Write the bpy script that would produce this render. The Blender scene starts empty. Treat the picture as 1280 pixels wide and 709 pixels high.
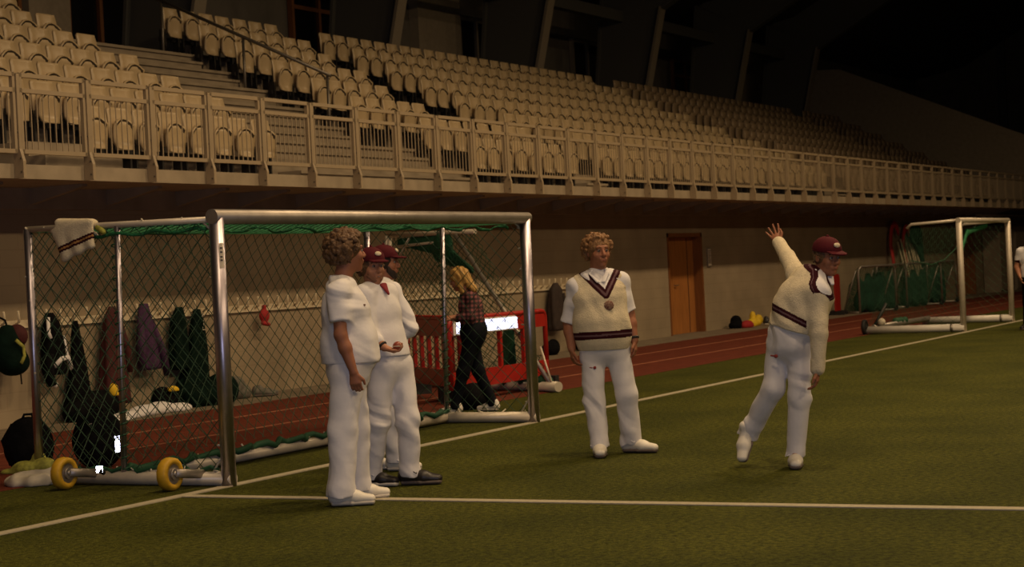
import bpy, math, random
import numpy as np
from mathutils import Vector, Matrix
random.seed(7)
rng = np.random.default_rng(7)
scene = bpy.context.scene
COL = scene.collection

# ------------------------------------------------------------------ camera
YAW, PITCH, ROLL, CAM_H, FPX = 1.0890, -0.0070, -0.0490, 1.495, 2345.0
fw = Vector((math.sin(YAW)*math.cos(PITCH), math.cos(YAW)*math.cos(PITCH), math.sin(PITCH)))
rt = Vector((math.cos(YAW), -math.sin(YAW), 0))
up = rt.cross(fw)
c_, s_ = math.cos(ROLL), math.sin(ROLL)
cr, cu = c_*rt + s_*up, -s_*rt + c_*up
cam = bpy.data.cameras.new('camera')
cam.sensor_width = 36; cam.lens = FPX/1280*36
cam.clip_start = .1; cam.clip_end = 400
cam.dof.use_dof = True; cam.dof.focus_distance = 13.0; cam.dof.aperture_fstop = 5.0
camo = bpy.data.objects.new('camera', cam); COL.objects.link(camo)
camo.matrix_world = Matrix(((cr.x, cu.x, -fw.x, 0), (cr.y, cu.y, -fw.y, 0), (cr.z, cu.z, -fw.z, CAM_H), (0, 0, 0, 1)))
scene.camera = camo

# ------------------------------------------------------------------ world, exposure
world = bpy.data.worlds.new('world'); scene.world = world; world.use_nodes = True
bg = world.node_tree.nodes['Background']
bg.inputs[0].default_value = (1, .7, .42, 1); bg.inputs[1].default_value = .006
vs = scene.view_settings
vs.view_transform = 'Standard'; vs.look = 'None'; vs.gamma = 1; vs.exposure = -1.25; vs.use_curve_mapping = False

# ------------------------------------------------------------------ hall floodlights (hung under the roof, above the frame)
WARM = (1.0, .70, .385)
def flood(x, y, z, power, size=(1.2, .7), spread=150, tilt=0):
    l = bpy.data.lights.new('hall_floodlight', 'AREA'); l.shape = 'RECTANGLE'
    l.size, l.size_y = size; l.energy = power; l.color = WARM; l.spread = math.radians(spread)
    o = bpy.data.objects.new('hall_floodlight', l); COL.objects.link(o)
    o.location = (x, y, z); o.rotation_euler = (math.radians(tilt), 0, 0)
for i, x in enumerate((-1, 6, 13, 20, 27, 34, 41, 48)):
    flood(x, 3.3, 13, (450, 620, 900, 1080, 1050, 900, 760, 480)[i], tilt=5)
for i, x in enumerate((-1, 8, 17, 26)):
    flood(x, -13, 13, 820, tilt=38)
# the photographer's small camera flash
fl = bpy.data.lights.new('camera_flash', 'POINT'); fl.energy = 1300; fl.color = (.72, .74, 1.0); fl.shadow_soft_size = .04
flo = bpy.data.objects.new('camera_flash', fl); COL.objects.link(flo); flo.location = (-.05, -.02, CAM_H+.13)

# ------------------------------------------------------------------ materials
MATS = {}
def mat(name, col, rough=.6, metal=0., var=0., vscale=8., bump=0., bscale=60., spec=.5, col2=None, stretch=(1, 1, 1)):
    if name in MATS: return MATS[name]
    m = bpy.data.materials.new(name); m.use_nodes = True; MATS[name] = m
    nt = m.node_tree; b = nt.nodes['Principled BSDF']
    b.inputs['Base Color'].default_value = (*col, 1); b.inputs['Roughness'].default_value = rough
    b.inputs['Metallic'].default_value = metal; b.inputs['Specular IOR Level'].default_value = spec
    if var or bump or col2:
        tc = nt.nodes.new('ShaderNodeTexCoord'); mp = nt.nodes.new('ShaderNodeMapping'); mp.inputs['Scale'].default_value = stretch
        nt.links.new(tc.outputs['Object'], mp.inputs['Vector'])
    if var or col2:
        n = nt.nodes.new('ShaderNodeTexNoise'); n.inputs['Scale'].default_value = vscale; n.inputs['Detail'].default_value = 5
        nt.links.new(mp.outputs[0], n.inputs['Vector'])
        r = nt.nodes.new('ShaderNodeValToRGB')
        c2 = col2 or tuple(min(1, c*(1+var)) for c in col); c1 = col if col2 else tuple(c*(1-var) for c in col)
        r.color_ramp.elements[0].position = .3; r.color_ramp.elements[1].position = .7
        r.color_ramp.elements[0].color = (*c1, 1); r.color_ramp.elements[1].color = (*c2, 1)
        nt.links.new(n.outputs['Fac'], r.inputs[0]); nt.links.new(r.outputs[0], b.inputs['Base Color'])
    if bump:
        n2 = nt.nodes.new('ShaderNodeTexNoise'); n2.inputs['Scale'].default_value = bscale; n2.inputs['Detail'].default_value = 4
        nt.links.new(mp.outputs[0], n2.inputs['Vector'])
        bp = nt.nodes.new('ShaderNodeBump'); bp.inputs['Strength'].default_value = bump; bp.inputs['Distance'].default_value = .02
        nt.links.new(n2.outputs['Fac'], bp.inputs['Height']); nt.links.new(bp.outputs[0], b.inputs['Normal'])
    return m

def turf_material():
    m = bpy.data.materials.new('turf'); m.use_nodes = True; nt = m.node_tree; b = nt.nodes['Principled BSDF']
    tc = nt.nodes.new('ShaderNodeTexCoord')
    def noise(s, d, st=(1, 1, 1)):
        mp = nt.nodes.new('ShaderNodeMapping'); mp.inputs['Scale'].default_value = st
        nt.links.new(tc.outputs['Object'], mp.inputs['Vector'])
        n = nt.nodes.new('ShaderNodeTexNoise'); n.inputs['Scale'].default_value = s; n.inputs['Detail'].default_value = d
        nt.links.new(mp.outputs[0], n.inputs['Vector']); return n
    def ramp(n, a, c, p0=.3, p1=.7):
        r = nt.nodes.new('ShaderNodeValToRGB'); r.color_ramp.elements[0].position = p0; r.color_ramp.elements[1].position = p1
        r.color_ramp.elements[0].color = (*a, 1); r.color_ramp.elements[1].color = (*c, 1)
        nt.links.new(n.outputs['Fac'], r.inputs[0]); return r
    big = ramp(noise(.9, 6), (.050, .055, .005), (.078, .081, .009), .35, .65)
    fine = ramp(noise(26, 6), (.5, .5, .5), (1.45, 1.45, 1.4), .34, .66)
    mx = nt.nodes.new('ShaderNodeMixRGB'); mx.blend_type = 'MULTIPLY'; mx.inputs[0].default_value = 1
    nt.links.new(big.outputs[0], mx.inputs[1]); nt.links.new(fine.outputs[0], mx.inputs[2])
    nt.links.new(mx.outputs[0], b.inputs['Base Color'])
    b.inputs['Roughness'].default_value = .85; b.inputs['Specular IOR Level'].default_value = .15
    bp = nt.nodes.new('ShaderNodeBump'); bp.inputs['Strength'].default_value = .9; bp.inputs['Distance'].default_value = .03
    nt.links.new(noise(60, 4).outputs['Fac'], bp.inputs['Height']); nt.links.new(bp.outputs[0], b.inputs['Normal'])
    return m
TURF = turf_material()

def wall_material():
    # painted concrete block wall: faint staggered joints
    m = bpy.data.materials.new('block_wall'); m.use_nodes = True; nt = m.node_tree; b = nt.nodes['Principled BSDF']
    tc = nt.nodes.new('ShaderNodeTexCoord')
    mp = nt.nodes.new('ShaderNodeMapping'); mp.inputs['Rotation'].default_value = (math.radians(90), 0, 0)
    nt.links.new(tc.outputs['Object'], mp.inputs['Vector'])
    br = nt.nodes.new('ShaderNodeTexBrick'); br.inputs['Scale'].default_value = 1
    br.inputs['Brick Width'].default_value = .6; br.inputs['Row Height'].default_value = .2; br.inputs['Mortar Size'].default_value = .008
    br.inputs['Color1'].default_value = (.31, .245, .160, 1); br.inputs['Color2'].default_value = (.32, .254, .167, 1)
    br.inputs['Mortar'].default_value = (.285, .222, .143, 1)
    nt.links.new(mp.outputs[0], br.inputs['Vector'])
    n = nt.nodes.new('ShaderNodeTexNoise'); n.inputs['Scale'].default_value = 1.3; n.inputs['Detail'].default_value = 6
    nt.links.new(tc.outputs['Object'], n.inputs['Vector'])
    r = nt.nodes.new('ShaderNodeValToRGB'); r.color_ramp.elements[0].color = (.84, .84, .84, 1); r.color_ramp.elements[1].color = (1.1, 1.1, 1.1, 1)
    r.color_ramp.elements[0].position = .3; r.color_ramp.elements[1].position = .7
    nt.links.new(n.outputs['Fac'], r.inputs[0])
    mx = nt.nodes.new('ShaderNodeMixRGB'); mx.blend_type = 'MULTIPLY'; mx.inputs[0].default_value = 1
    nt.links.new(br.outputs['Color'], mx.inputs[1]); nt.links.new(r.outputs[0], mx.inputs[2])
    nt.links.new(mx.outputs[0], b.inputs['Base Color']); b.inputs['Roughness'].default_value = .75
    return m
BLOCK = wall_material()

def plaid_material():
    m = bpy.data.materials.new('plaid_shirt'); m.use_nodes = True; nt = m.node_tree; b = nt.nodes['Principled BSDF']
    tc = nt.nodes.new('ShaderNodeTexCoord')
    def wave(d):
        w = nt.nodes.new('ShaderNodeTexWave'); w.bands_direction = d; w.inputs['Scale'].default_value = 7; w.inputs['Distortion'].default_value = 1.2
        nt.links.new(tc.outputs['Object'], w.inputs['Vector'])
        r = nt.nodes.new('ShaderNodeValToRGB'); r.color_ramp.elements[0].position = .45; r.color_ramp.elements[1].position = .55
        r.color_ramp.elements[0].color = (.35, .35, .4, 1); r.color_ramp.elements[1].color = (1.2, 1.1, 1.1, 1)
        nt.links.new(w.outputs['Fac'], r.inputs[0]); return r
    mx = nt.nodes.new('ShaderNodeMixRGB'); mx.blend_type = 'MULTIPLY'; mx.inputs[0].default_value = 1
    nt.links.new(wave('X').outputs[0], mx.inputs[1]); nt.links.new(wave('Z').outputs[0], mx.inputs[2])
    m2 = nt.nodes.new('ShaderNodeMixRGB'); m2.blend_type = 'MULTIPLY'; m2.inputs[0].default_value = 1
    m2.inputs[1].default_value = (.17, .062, .065, 1); nt.links.new(mx.outputs[0], m2.inputs[2])
    nt.links.new(m2.outputs[0], b.inputs['Base Color']); b.inputs['Roughness'].default_value = .85
    return m
PLAID = plaid_material()

TRACK = mat('track_rubber', (.130, .027, .013), .8, var=.22, vscale=5, bump=.4, bscale=90, spec=.2)
CONC = mat('concrete', (.30, .245, .175), .8, var=.16, vscale=3, bump=.15, bscale=40, spec=.2)
PAVE = mat('paving', (.20, .16, .115), .85, var=.2, vscale=4, spec=.2)
LINE = mat('line_paint', (.40, .355, .26), .8, var=.12, vscale=30, spec=.2)
LANE = mat('lane_paint', (.33, .13, .075), .8, var=.3, vscale=9, spec=.2)
FASC = mat('fascia_concrete', (.36, .29, .2), .75, var=.14, vscale=4)
DARK = mat('dark_steel', (.05, .045, .04), .6)
ROOFM = mat('roof_sheet', (.045, .040, .032), .8)
GIRD = mat('girder_paint', (.085, .082, .075), .6)
GIRDF = mat('girder_flange', (.24, .20, .15), .6)
BACKW = mat('back_wall_plaster', (.13, .115, .095), .8, var=.15, vscale=2)
PALEW = mat('pale_panel', (.30, .245, .175), .75, var=.1)
GLASSD = mat('dark_window_glass', (.008, .008, .01), .15)
WOODF = mat('door_frame_wood', (.20, .075, .022), .5, var=.2, vscale=6, stretch=(4, 4, .5))
DOORW = mat('door_wood', (.38, .15, .038), .45, var=.22, vscale=7, stretch=(5, 5, .4))
DOORD = mat('door_reveal', (.12, .05, .018), .6)
RAILP = mat('railing_paint', (.40, .31, .20), .5, var=.06, vscale=3)
SEATSHADE = mat('seat_shade_paint', (.05, .036, .022), .6)  # dark tone that paints shade on the folded seat pans
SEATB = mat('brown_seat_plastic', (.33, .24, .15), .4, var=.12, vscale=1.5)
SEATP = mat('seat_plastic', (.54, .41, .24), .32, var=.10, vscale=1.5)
SEATD = mat('seat_bracket_steel', (.015, .013, .012), .6)
STEEL = mat('handrail_steel', (.19, .165, .135), .4, metal=.6)
ALU = mat('aluminium', (.47, .43, .50), .36, metal=1., var=.08, vscale=12)
ALUD = mat('aluminium_dull', (.40, .36, .32), .45, metal=.8, var=.12, vscale=9)
ALUP = mat('aluminium_painted', (.62, .55, .45), .4, metal=.2, var=.08)
NETG = mat('net_cord_green', (.012, .075, .032), .7)
NETD = mat('net_cord_dark', (.018, .055, .028), .7)
NETB = mat('net_bunch_green', (.012, .16, .055), .7, var=.5, vscale=40, bump=.8, bscale=50)
TWINE = mat('white_twine', (.6, .54, .42), .8)
YELT = mat('yellow_tyre', (.62, .36, .02), .55, var=.12, vscale=20)
BLKR = mat('black_rubber', (.012, .011, .011), .7)
HOOK = mat('hook_rail_paint', (.70, .60, .42), .5)
REDP = mat('red_plastic', (.36, .014, .010), .4, var=.1, vscale=6)
RETRO = mat('reflective_sheeting', (.95, .95, .95), .22, metal=1.)
WHITEF = mat('white_cotton', (.76, .74, .76), .85, var=.05, vscale=5, bump=.12, bscale=28, spec=.2)
WHITET = mat('white_trouser', (.74, .72, .74), .8, var=.05, vscale=5, bump=.12, bscale=22, spec=.25)
CREAM = mat('cream_wool', (.66, .575, .41), .95, var=.08, vscale=26, bump=.35, bscale=110, spec=.1)
MAROON = mat('maroon_wool', (.035, .005, .009), .9, spec=.15)
MARCAP = mat('maroon_cap_cloth', (.075, .006, .011), .85, var=.1, vscale=20, spec=.2)
STRIPE = mat('grey_stripe_wool', (.12, .06, .07), .9)
SKIN = mat('skin', (.41, .185, .105), .55, var=.10, vscale=14, spec=.35)
SKIN2 = mat('skin_tanned', (.31, .125, .068), .55, var=.10, vscale=14, spec=.35)
LIPS = mat('lips', (.30, .08, .065), .5)
EYEW = mat('eye_white', (.26, .22, .19), .4)
EYED = mat('eye_iris', (.02, .014, .01), .2)
HAIRB = mat('brown_curly_hair', (.085, .040, .015), .6, var=.5, vscale=30, bump=.7, bscale=60, col2=(.15, .075, .028))
HAIRS = mat('sandy_curly_hair', (.15, .068, .022), .6, bump=.7, bscale=60, vscale=30, col2=(.30, .15, .055))
HAIRY = mat('blonde_hair', (.36, .19, .045), .55, bump=.7, bscale=45, vscale=18, col2=(.60, .36, .10), stretch=(2, 2, .5))
BEARD = mat('dark_beard', (.02, .011, .007), .8)
BLACKC = mat('black_cloth', (.0045, .0045, .0055), .9, var=.4, vscale=12, bump=.4, bscale=25, spec=.08)
NAVY = mat('navy_legging', (.005, .006, .010), .8, spec=.12)
GREENC = mat('dark_green_cloth', (.003, .011, .008), .9, var=.3, vscale=10, bump=.3, bscale=22, spec=.08)
REDC = mat('dark_red_cloth', (.055, .006, .007), .85, var=.25, vscale=9, bump=.3, bscale=22)
PURPC = mat('purple_cloth', (.050, .016, .062), .85, var=.45, vscale=30, bump=.3, bscale=22)
BROWNC = mat('brown_jacket_cloth', (.035, .022, .018), .85, var=.3, vscale=9)
REDB = mat('bright_red_cloth', (.33, .012, .015), .8)
YELC = mat('yellow_cloth', (.75, .50, .015), .7, var=.1)
LIME = mat('lime_cloth', (.30, .30, .05), .8, var=.4, vscale=25)
SHOEW = mat('white_shoe_leather', (.72, .68, .60), .5, var=.06)
SHOEB = mat('black_shoe_leather', (.018, .014, .014), .45)
SOLEG = mat('shoe_sole_grey', (.13, .10, .085), .7)
SOLEW = mat('shoe_sole_white', (.6, .55, .47), .7)
BALLR = mat('red_leather_ball', (.28, .06, .035), .35)
CRESTM = mat('crest_maroon', (.13, .03, .025), .8, col2=(.36, .24, .16), vscale=60)
PAPER = mat('sign_paper', (.62, .55, .45), .6)
INK = mat('print_ink', (.05, .04, .05), .7)

# ------------------------------------------------------------------ object helpers
def tag(o, label=None, cat=None, group=None, kind=None):
    if label: o['label'] = label
    if cat: o['category'] = cat
    if group: o['group'] = group
    if kind: o['kind'] = kind
    return o
def empty(name, loc=(0, 0, 0), rz=0., parent=None):
    o = bpy.data.objects.new(name, None); COL.objects.link(o)
    o.location = loc; o.rotation_euler = (0, 0, rz); o.parent = parent; o.empty_display_size = .1
    return o
def link_mesh(name, me, m=None, parent=None, loc=(0, 0, 0), rz=0.):
    o = bpy.data.objects.new(name, me); COL.objects.link(o); o.parent = parent
    o.location = loc; o.rotation_euler = (0, 0, rz)
    if m is not None and not me.materials: me.materials.append(m)
    return o
class MB:
    def __init__(s): s.v = []; s.f = []
    def box(s, c, size, M=None):
        hx, hy, hz = size[0]/2, size[1]/2, size[2]/2; n = len(s.v)
        for z in (-hz, hz):
            for x, y in ((-hx, -hy), (hx, -hy), (hx, hy), (-hx, hy)):
                p = Vector((x, y, z))
                if M: p = M @ p
                s.v.append((p.x+c[0], p.y+c[1], p.z+c[2]))
        s.f += [(n+3, n+2, n+1, n), (n+4, n+5, n+6, n+7)] + [(n+i, n+(i+1) % 4, n+(i+1) % 4+4, n+i+4) for i in range(4)]
        return s
    def bb(s, a, b): return s.box([(a[i]+b[i])/2 for i in range(3)], [abs(b[i]-a[i]) for i in range(3)])
    def tube(s, pts, r, n=10, closed=False, flat=None):
        P = [Vector(p) for p in pts]; N = len(P); base = len(s.v); up0 = None
        rs = r if isinstance(r, (list, tuple)) else [r]*N
        for i, p in enumerate(P):
            if closed: d = P[(i+1) % N]-P[i-1]
            else: d = P[min(i+1, N-1)]-P[max(i-1, 0)]
            d.normalize()
            if up0 is None: up0 = Vector((0, 0, 1)) if abs(d.z) < .9 else Vector((1, 0, 0))
            a = (up0 - d*up0.dot(d)).normalized(); b = d.cross(a); up0 = a
            for k in range(n):
                t = 2*math.pi*k/n + (math.pi/4 if n == 4 else 0)
                q = p + (a*math.cos(t)+b*math.sin(t)*(flat or 1))*rs[i]; s.v.append(tuple(q))
        for i in range(N if closed else N-1):
            j = (i+1) % N
            for k in range(n):
                k2 = (k+1) % n
                s.f.append((base+i*n+k, base+i*n+k2, base+j*n+k2, base+j*n+k))
        if not closed:
            s.f.append(tuple(base+k for k in range(n))[::-1]); s.f.append(tuple(base+(N-1)*n+k for k in range(n)))
        return s
    def loft(s, rings):
        n = len(rings[0]); base = len(s.v)
        for r in rings: s.v += [tuple(p) for p in r]
        for i in range(len(rings)-1):
            for k in range(n):
                k2 = (k+1) % n
                s.f.append((base+i*n+k, base+i*n+k2, base+(i+1)*n+k2, base+(i+1)*n+k))
        s.f.append(tuple(base+k for k in range(n))[::-1]); s.f.append(tuple(base+(len(rings)-1)*n+k for k in range(n)))
        return s
    def prism(s, poly, lo, hi, axis='y'):
        n = len(poly); base = len(s.v)
        for t in (lo, hi):
            for (a, b) in poly:
                s.v.append({'y': (a, t, b), 'x': (t, a, b), 'z': (a, b, t)}[axis])
        s.f.append(tuple(base+k for k in range(n))); s.f.append(tuple(base+n+k for k in range(n))[::-1])
        for k in range(n):
            k2 = (k+1) % n; s.f.append((base+k2, base+k, base+n+k, base+n+k2))
        return s
    def mesh(s, name, smooth=False):
        me = bpy.data.meshes.new(name); me.from_pydata(s.v, [], s.f); me.update()
        import bmesh
        bm = bmesh.new(); bm.from_mesh(me); bmesh.ops.recalc_face_normals(bm, faces=bm.faces); bm.to_mesh(me); bm.free()
        if smooth: me.polygons.foreach_set('use_smooth', [len(p.vertices) <= 4 for p in me.polygons])
        return me
    def build(s, name, m, parent=None, smooth=False, loc=(0, 0, 0), rz=0.):
        return link_mesh(name, s.mesh(name, smooth), m, parent, loc, rz)
def copy_tree(o, parent=None):
    c = o.copy(); COL.objects.link(c); c.parent = parent
    for ch in list(o.children): copy_tree(ch, c)
    return c
def ring(c, rx, ry, z, n=18, fold=0., nf=5, ph=0.):
    return [(c[0]+rx*math.cos(t)*(1+fold*math.sin(nf*t+ph)), c[1]+ry*math.sin(t)*(1+fold*math.sin(nf*t+ph)), z)
            for t in [2*math.pi*k/n for k in range(n)]]

# ------------------------------------------------------------------ signed-distance modelling (bodies, clothes, bags)
def vec(*a): return np.array(a, dtype=np.float64)
def nrm(v): v = np.asarray(v, float); return v/np.linalg.norm(v)
class SDF:
    def __init__(s, res=.008, k=.03): s.res = res; s.k = k; s.p = []; s.cuts = []; s.disp = None
    def cap(s, a, b, ra, rb, k=None, op='u'):
        s.p.append(('c', vec(*a), vec(*b), ra, rb, k or s.k, op)); return s
    def ball(s, c, r, k=None, op='u'): return s.cap(c, np.asarray(c, float)+1e-6, r, r, k, op)
    def ecap(s, a, b, wa, wb, wdir, k=None, op='u'):
        s.p.append(('e', vec(*a), vec(*b), wa, wb, k or s.k, op, nrm(wdir))); return s
    def ell(s, c, radii, axes=None, k=None, op='u'):
        s.p.append(('l', vec(*c), np.asarray(radii, float), np.asarray(axes if axes is not None else np.eye(3), float), 0, k or s.k, op)); return s
    def trim(s, n, pt, R=None): s.p.append(('p', nrm(n), vec(*pt), R, 0, .01, 'p')); return s
    def cut(s, n, pt): s.cuts.append((nrm(n), vec(*pt))); return s
    def field(s):
        lo = np.full(3, 1e9); hi = -lo
        bbs = []
        for q in s.p:
            if q[0] == 'p': bbs.append(None); continue
            if q[0] == 'l':
                e = (np.abs(q[3]).T @ q[2]); a, b = q[1]-e, q[1]+e
            else:
                r = max(np.max(q[3]), np.max(q[4])); a = np.minimum(q[1], q[2])-r; b = np.maximum(q[1], q[2])+r
            bbs.append((a, b))
            if q[6] == 'u': lo = np.minimum(lo, a); hi = np.maximum(hi, b)
        lo -= .04; hi += .04
        n = np.ceil((hi-lo)/s.res).astype(int)+1
        F = np.full(n, .12, np.float32)
        ax = [lo[i]+s.res*np.arange(n[i]) for i in range(3)]
        for q, bb_ in zip(s.p, bbs):
            if q[0] == 'p':
                X, Y, Z = np.meshgrid(*ax, indexing='ij', sparse=True)
                G = np.maximum(F, np.minimum(.12, (X-q[2][0])*q[1][0]+(Y-q[2][1])*q[1][1]+(Z-q[2][2])*q[1][2]).astype(np.float32))
                if q[3]: G = np.where((X-q[2][0])**2+(Y-q[2][1])**2+(Z-q[2][2])**2 < q[3]**2, G, F)
                F = G; continue
            a, b = bb_
            k = q[5]; op = q[6]; m = max(k, .02)+2*s.res
            i0 = np.clip(np.floor((a-m-lo)/s.res).astype(int), 0, n-1); i1 = np.clip(np.ceil((b+m-lo)/s.res).astype(int)+1, 1, n)
            X, Y, Z = np.meshgrid(*[ax[i][i0[i]:i1[i]] for i in range(3)], indexing='ij')
            Pp = np.stack([X, Y, Z], -1)
            if q[0] == 'l':
                L = (Pp-q[1]) @ q[3].T; g = L/q[2]; kk = np.linalg.norm(g, axis=-1); k2 = np.linalg.norm(g/q[2], axis=-1)+1e-9
                d = kk*(kk-1)/k2
            else:
                A, B = q[1], q[2]; AB = B-A; t = np.clip(((Pp-A) @ AB)/max(AB @ AB, 1e-12), 0, 1)
                o = Pp-(A+t[..., None]*AB)
                if q[0] == 'c': d = np.linalg.norm(o, axis=-1)-(q[3]+(q[4]-q[3])*t)
                else:
                    axd = nrm(AB); w = nrm(q[7]-axd*(q[7] @ axd)); dd = np.cross(axd, w)
                    rw = q[3][0]+(q[4][0]-q[3][0])*t; rd = q[3][1]+(q[4][1]-q[3][1])*t; mn = np.minimum(rw, rd)
                    d = (np.sqrt(((o @ w)/rw)**2+((o @ dd)/rd)**2+((o @ axd)/mn)**2)-1)*mn
            sl = tuple(slice(i0[i], i1[i]) for i in range(3)); G = F[sl]
            if op == 'u':
                h = np.clip(.5+.5*(d-G)/k, 0, 1); F[sl] = d+(G-d)*h-k*h*(1-h)
            else:
                h = np.clip(.5+.5*(G+d)/k, 0, 1)
                F[sl] = -d+(G+d)*h+k*h*(1-h)
        if s.disp or s.cuts:
            X, Y, Z = np.meshgrid(*ax, indexing='ij')
            if s.disp: F = F+s.disp(X, Y, Z).astype(np.float32)
            for nn, pt in s.cuts:
                F = np.maximum(F, ((X-pt[0])*nn[0]+(Y-pt[1])*nn[1]+(Z-pt[2])*nn[2]).astype(np.float32))
        F[0] = F[-1] = .1; F[:, 0] = F[:, -1] = .1; F[:, :, 0] = F[:, :, -1] = .1
        return F, lo
    def arrays(s):
        F, lo = s.field(); neg = F < 0
        cnt = np.zeros(np.array(F.shape)-1, np.int8)
        cor = [(i, j, k) for i in (0, 1) for j in (0, 1) for k in (0, 1)]
        N = np.array(F.shape)
        for (i, j, k) in cor: cnt += neg[i:N[0]-1+i, j:N[1]-1+j, k:N[2]-1+k]
        act = (cnt > 0) & (cnt < 8); idx = np.full(act.shape, -1, np.int32)
        cells = np.argwhere(act); idx[act] = np.arange(len(cells))
        cv = np.stack([F[cells[:, 0]+i, cells[:, 1]+j, cells[:, 2]+k] for (i, j, k) in cor], 1)
        acc = np.zeros((len(cells), 3)); num = np.zeros(len(cells))
        for a in range(8):
            for b in range(a+1, 8):
                da = np.array(cor[b])-np.array(cor[a])
                if np.abs(da).sum() != 1: continue
                m = (cv[:, a] < 0) != (cv[:, b] < 0)
                t = np.where(m, cv[:, a]/np.where(m, cv[:, a]-cv[:, b], 1), 0)
                acc += np.where(m[:, None], np.array(cor[a])+t[:, None]*da, 0); num += m
        V = lo+(cells+acc/num[:, None])*s.res
        Q = []
        for d in range(3):
            e1, e2 = (d+1) % 3, (d+2) % 3
            sa = [slice(0, N[i]) for i in range(3)]; sb = list(sa)
            sa[d] = slice(0, N[d]-1); sb[d] = slice(1, N[d])
            na, nb = neg[tuple(sa)], neg[tuple(sb)]
            for flip in (False, True):
                E = np.argwhere(na & ~nb if not flip else ~na & nb)
                if not len(E): continue
                o = np.zeros(3, int); o1 = o.copy(); o1[e1] = -1; o2 = o.copy(); o2[e2] = -1
                q = np.stack([idx[tuple((E+o1+o2).T)], idx[tuple((E+o2).T)], idx[tuple(E.T)], idx[tuple((E+o1).T)]], 1)
                Q.append(q if not flip else q[:, ::-1])
        return V, np.concatenate(Q)
    def build(s, name, m, parent=None, split=None, loc=(0, 0, 0), rz=0.):
        """split: list of (predicate(V face centres)->mask, name, material): those faces become child meshes."""
        V, Q = s.arrays(); C = V[Q].mean(1); left = np.ones(len(Q), bool); out = []
        for pred, nm, mm in (split or []):
            k = pred(C) & left; left &= ~k; out.append((k, nm, mm))
        o = link_mesh(name, np_mesh(name, V, Q[left]), m, parent, loc, rz)
        for k, nm, mm in out:
            if k.any(): link_mesh(nm, np_mesh(nm, V, Q[k]), mm, o)
        return o
def np_mesh(name, V, Q):
    u, inv = np.unique(Q, return_inverse=True); Q = inv.reshape(-1, 4); V = V[u]
    me = bpy.data.meshes.new(name); me.vertices.add(len(V)); me.vertices.foreach_set('co', V.astype(np.float32).ravel())
    me.loops.add(Q.size); me.loops.foreach_set('vertex_index', Q.astype(np.int32).ravel())
    me.polygons.add(len(Q)); me.polygons.foreach_set('loop_start', np.arange(0, Q.size, 4, dtype=np.int32))
    me.polygons.foreach_set('use_smooth', np.ones(len(Q), bool))
    me.update(calc_edges=True); me.validate(); return me

# ================================================================== THE SETTING
YT, YW, YR = 8.35, 14.73, 13.42          # touchline, wall face, railing
def struct(name, mb, m, label, cat, smooth=False):
    return tag(mb.build(name, m, smooth=smooth), label, cat, kind='structure')
struct('floor', MB().bb((-30, -40, -.2), (90, 10.15, 0)), TURF, 'green artificial turf pitch under the players', 'turf')
struct('running_track', MB().bb((-30, 10.15, -.2), (90, 13.68, .004)), TRACK, 'brick red rubber running track between turf and wall', 'track')
struct('concrete_strip', MB().bb((-30, 13.68, -.2), (90, 15.2, .012)), PAVE, 'grey concrete strip along the foot of the wall', 'pavement')
tl = MB(); tl.bb((-20, YT-.05, .001), (85, YT+.05, .008))
struct('touchline_marking', tl, LINE, 'long white line running under the goal posts', 'line marking')
cl = MB(); cl.bb((10.66, -30, .001), (10.77, YT-.052, .008))
struct('cross_line_marking', cl, LINE, 'white line meeting the long line at right angles by the goal', 'line marking')
for i, y in enumerate((11.32, 12.5)):
    struct('lane_marking', MB().bb((-20, y-.025, .0), (85, y+.025, .009)), LANE,
           ('thin faded lane line on the red track near the turf', 'thin faded lane line on the red track near the wall')[i], 'line marking')

# --- lower wall with two door openings
D1 = (34.98, 36.86, 2.09); D2 = (57.9, 60.3, 2.1)
w = MB()
for a, b in ((-20, D1[0]), (D1[1], D2[0]), (D2[1], 85)): w.bb((a, YW, 0), (b, YW+.5, 2.68))
for d in (D1, D2): w.bb((d[0], YW, d[2]), (d[1], YW+.5, 2.68))
struct('wall_back', w, BLOCK, 'beige concrete block wall under the grandstand', 'wall')
def door(n, d, label):
    x0, x1, h = d; root = tag(empty('door_%d' % n, ((x0+x1)/2, YW+.2, 0)), label, 'door', kind='structure')
    hw = (x1-x0)/2
    f = MB(); f.bb((-hw, -.21, 0), (-hw+.07, .1, h)); f.bb((hw-.07, -.21, 0), (hw, .1, h)); f.bb((-hw, -.21, h-.08), (hw, .1, h))
    f.build('door_frame', WOODF, root)
    lf = MB().bb((-hw+.62, -.02, .015), (hw-.075, .03, h-.085)).build('door_leaf', DOORW, root)
    sp = MB().bb((-hw+.072, -.02, .015), (-hw+.605, .03, h-.085)).build('side_panel', DOORW, root)
    MB().bb((-hw+.605, -.01, .015), (-hw+.62, .02, h-.085)).build('joint_strip', DOORD, root)
    MB().bb((-.012, -.03, .03), (.012, -.02, h-.1)).build('cover_strip', DOORD, lf, loc=(hw-.42, 0, 0))
    hd = MB(); hd.tube([(-hw+.7, -.02, 1.02), (-hw+.7, -.07, 1.02), (-hw+.83, -.07, 1.02)], .01, 6); hd.build('handle', STEEL, lf)
door(1, D1, 'brown wooden double door in the beige block wall')
door(2, D2, 'brown wooden door behind the small goal with white base bars')
tb = tag(empty('notice_board', (37.2, YW, 1.57)), 'small framed paper notice on the wall beside the brown door', 'sign')
MB().bb((-.10, -.03, -.2), (.10, 0, .2)).build('frame', ALUD, tb)
MB().bb((-.08, -.035, -.18), (.08, -.03, .18)).build('paper', PAPER, tb)
ink = MB()
for k in range(9): ink.bb((-.06, -.037, .13-.032*k), (.06-.02*(k % 3), -.035, .142-.032*k))
ink.build('print', INK, tb)

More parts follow.
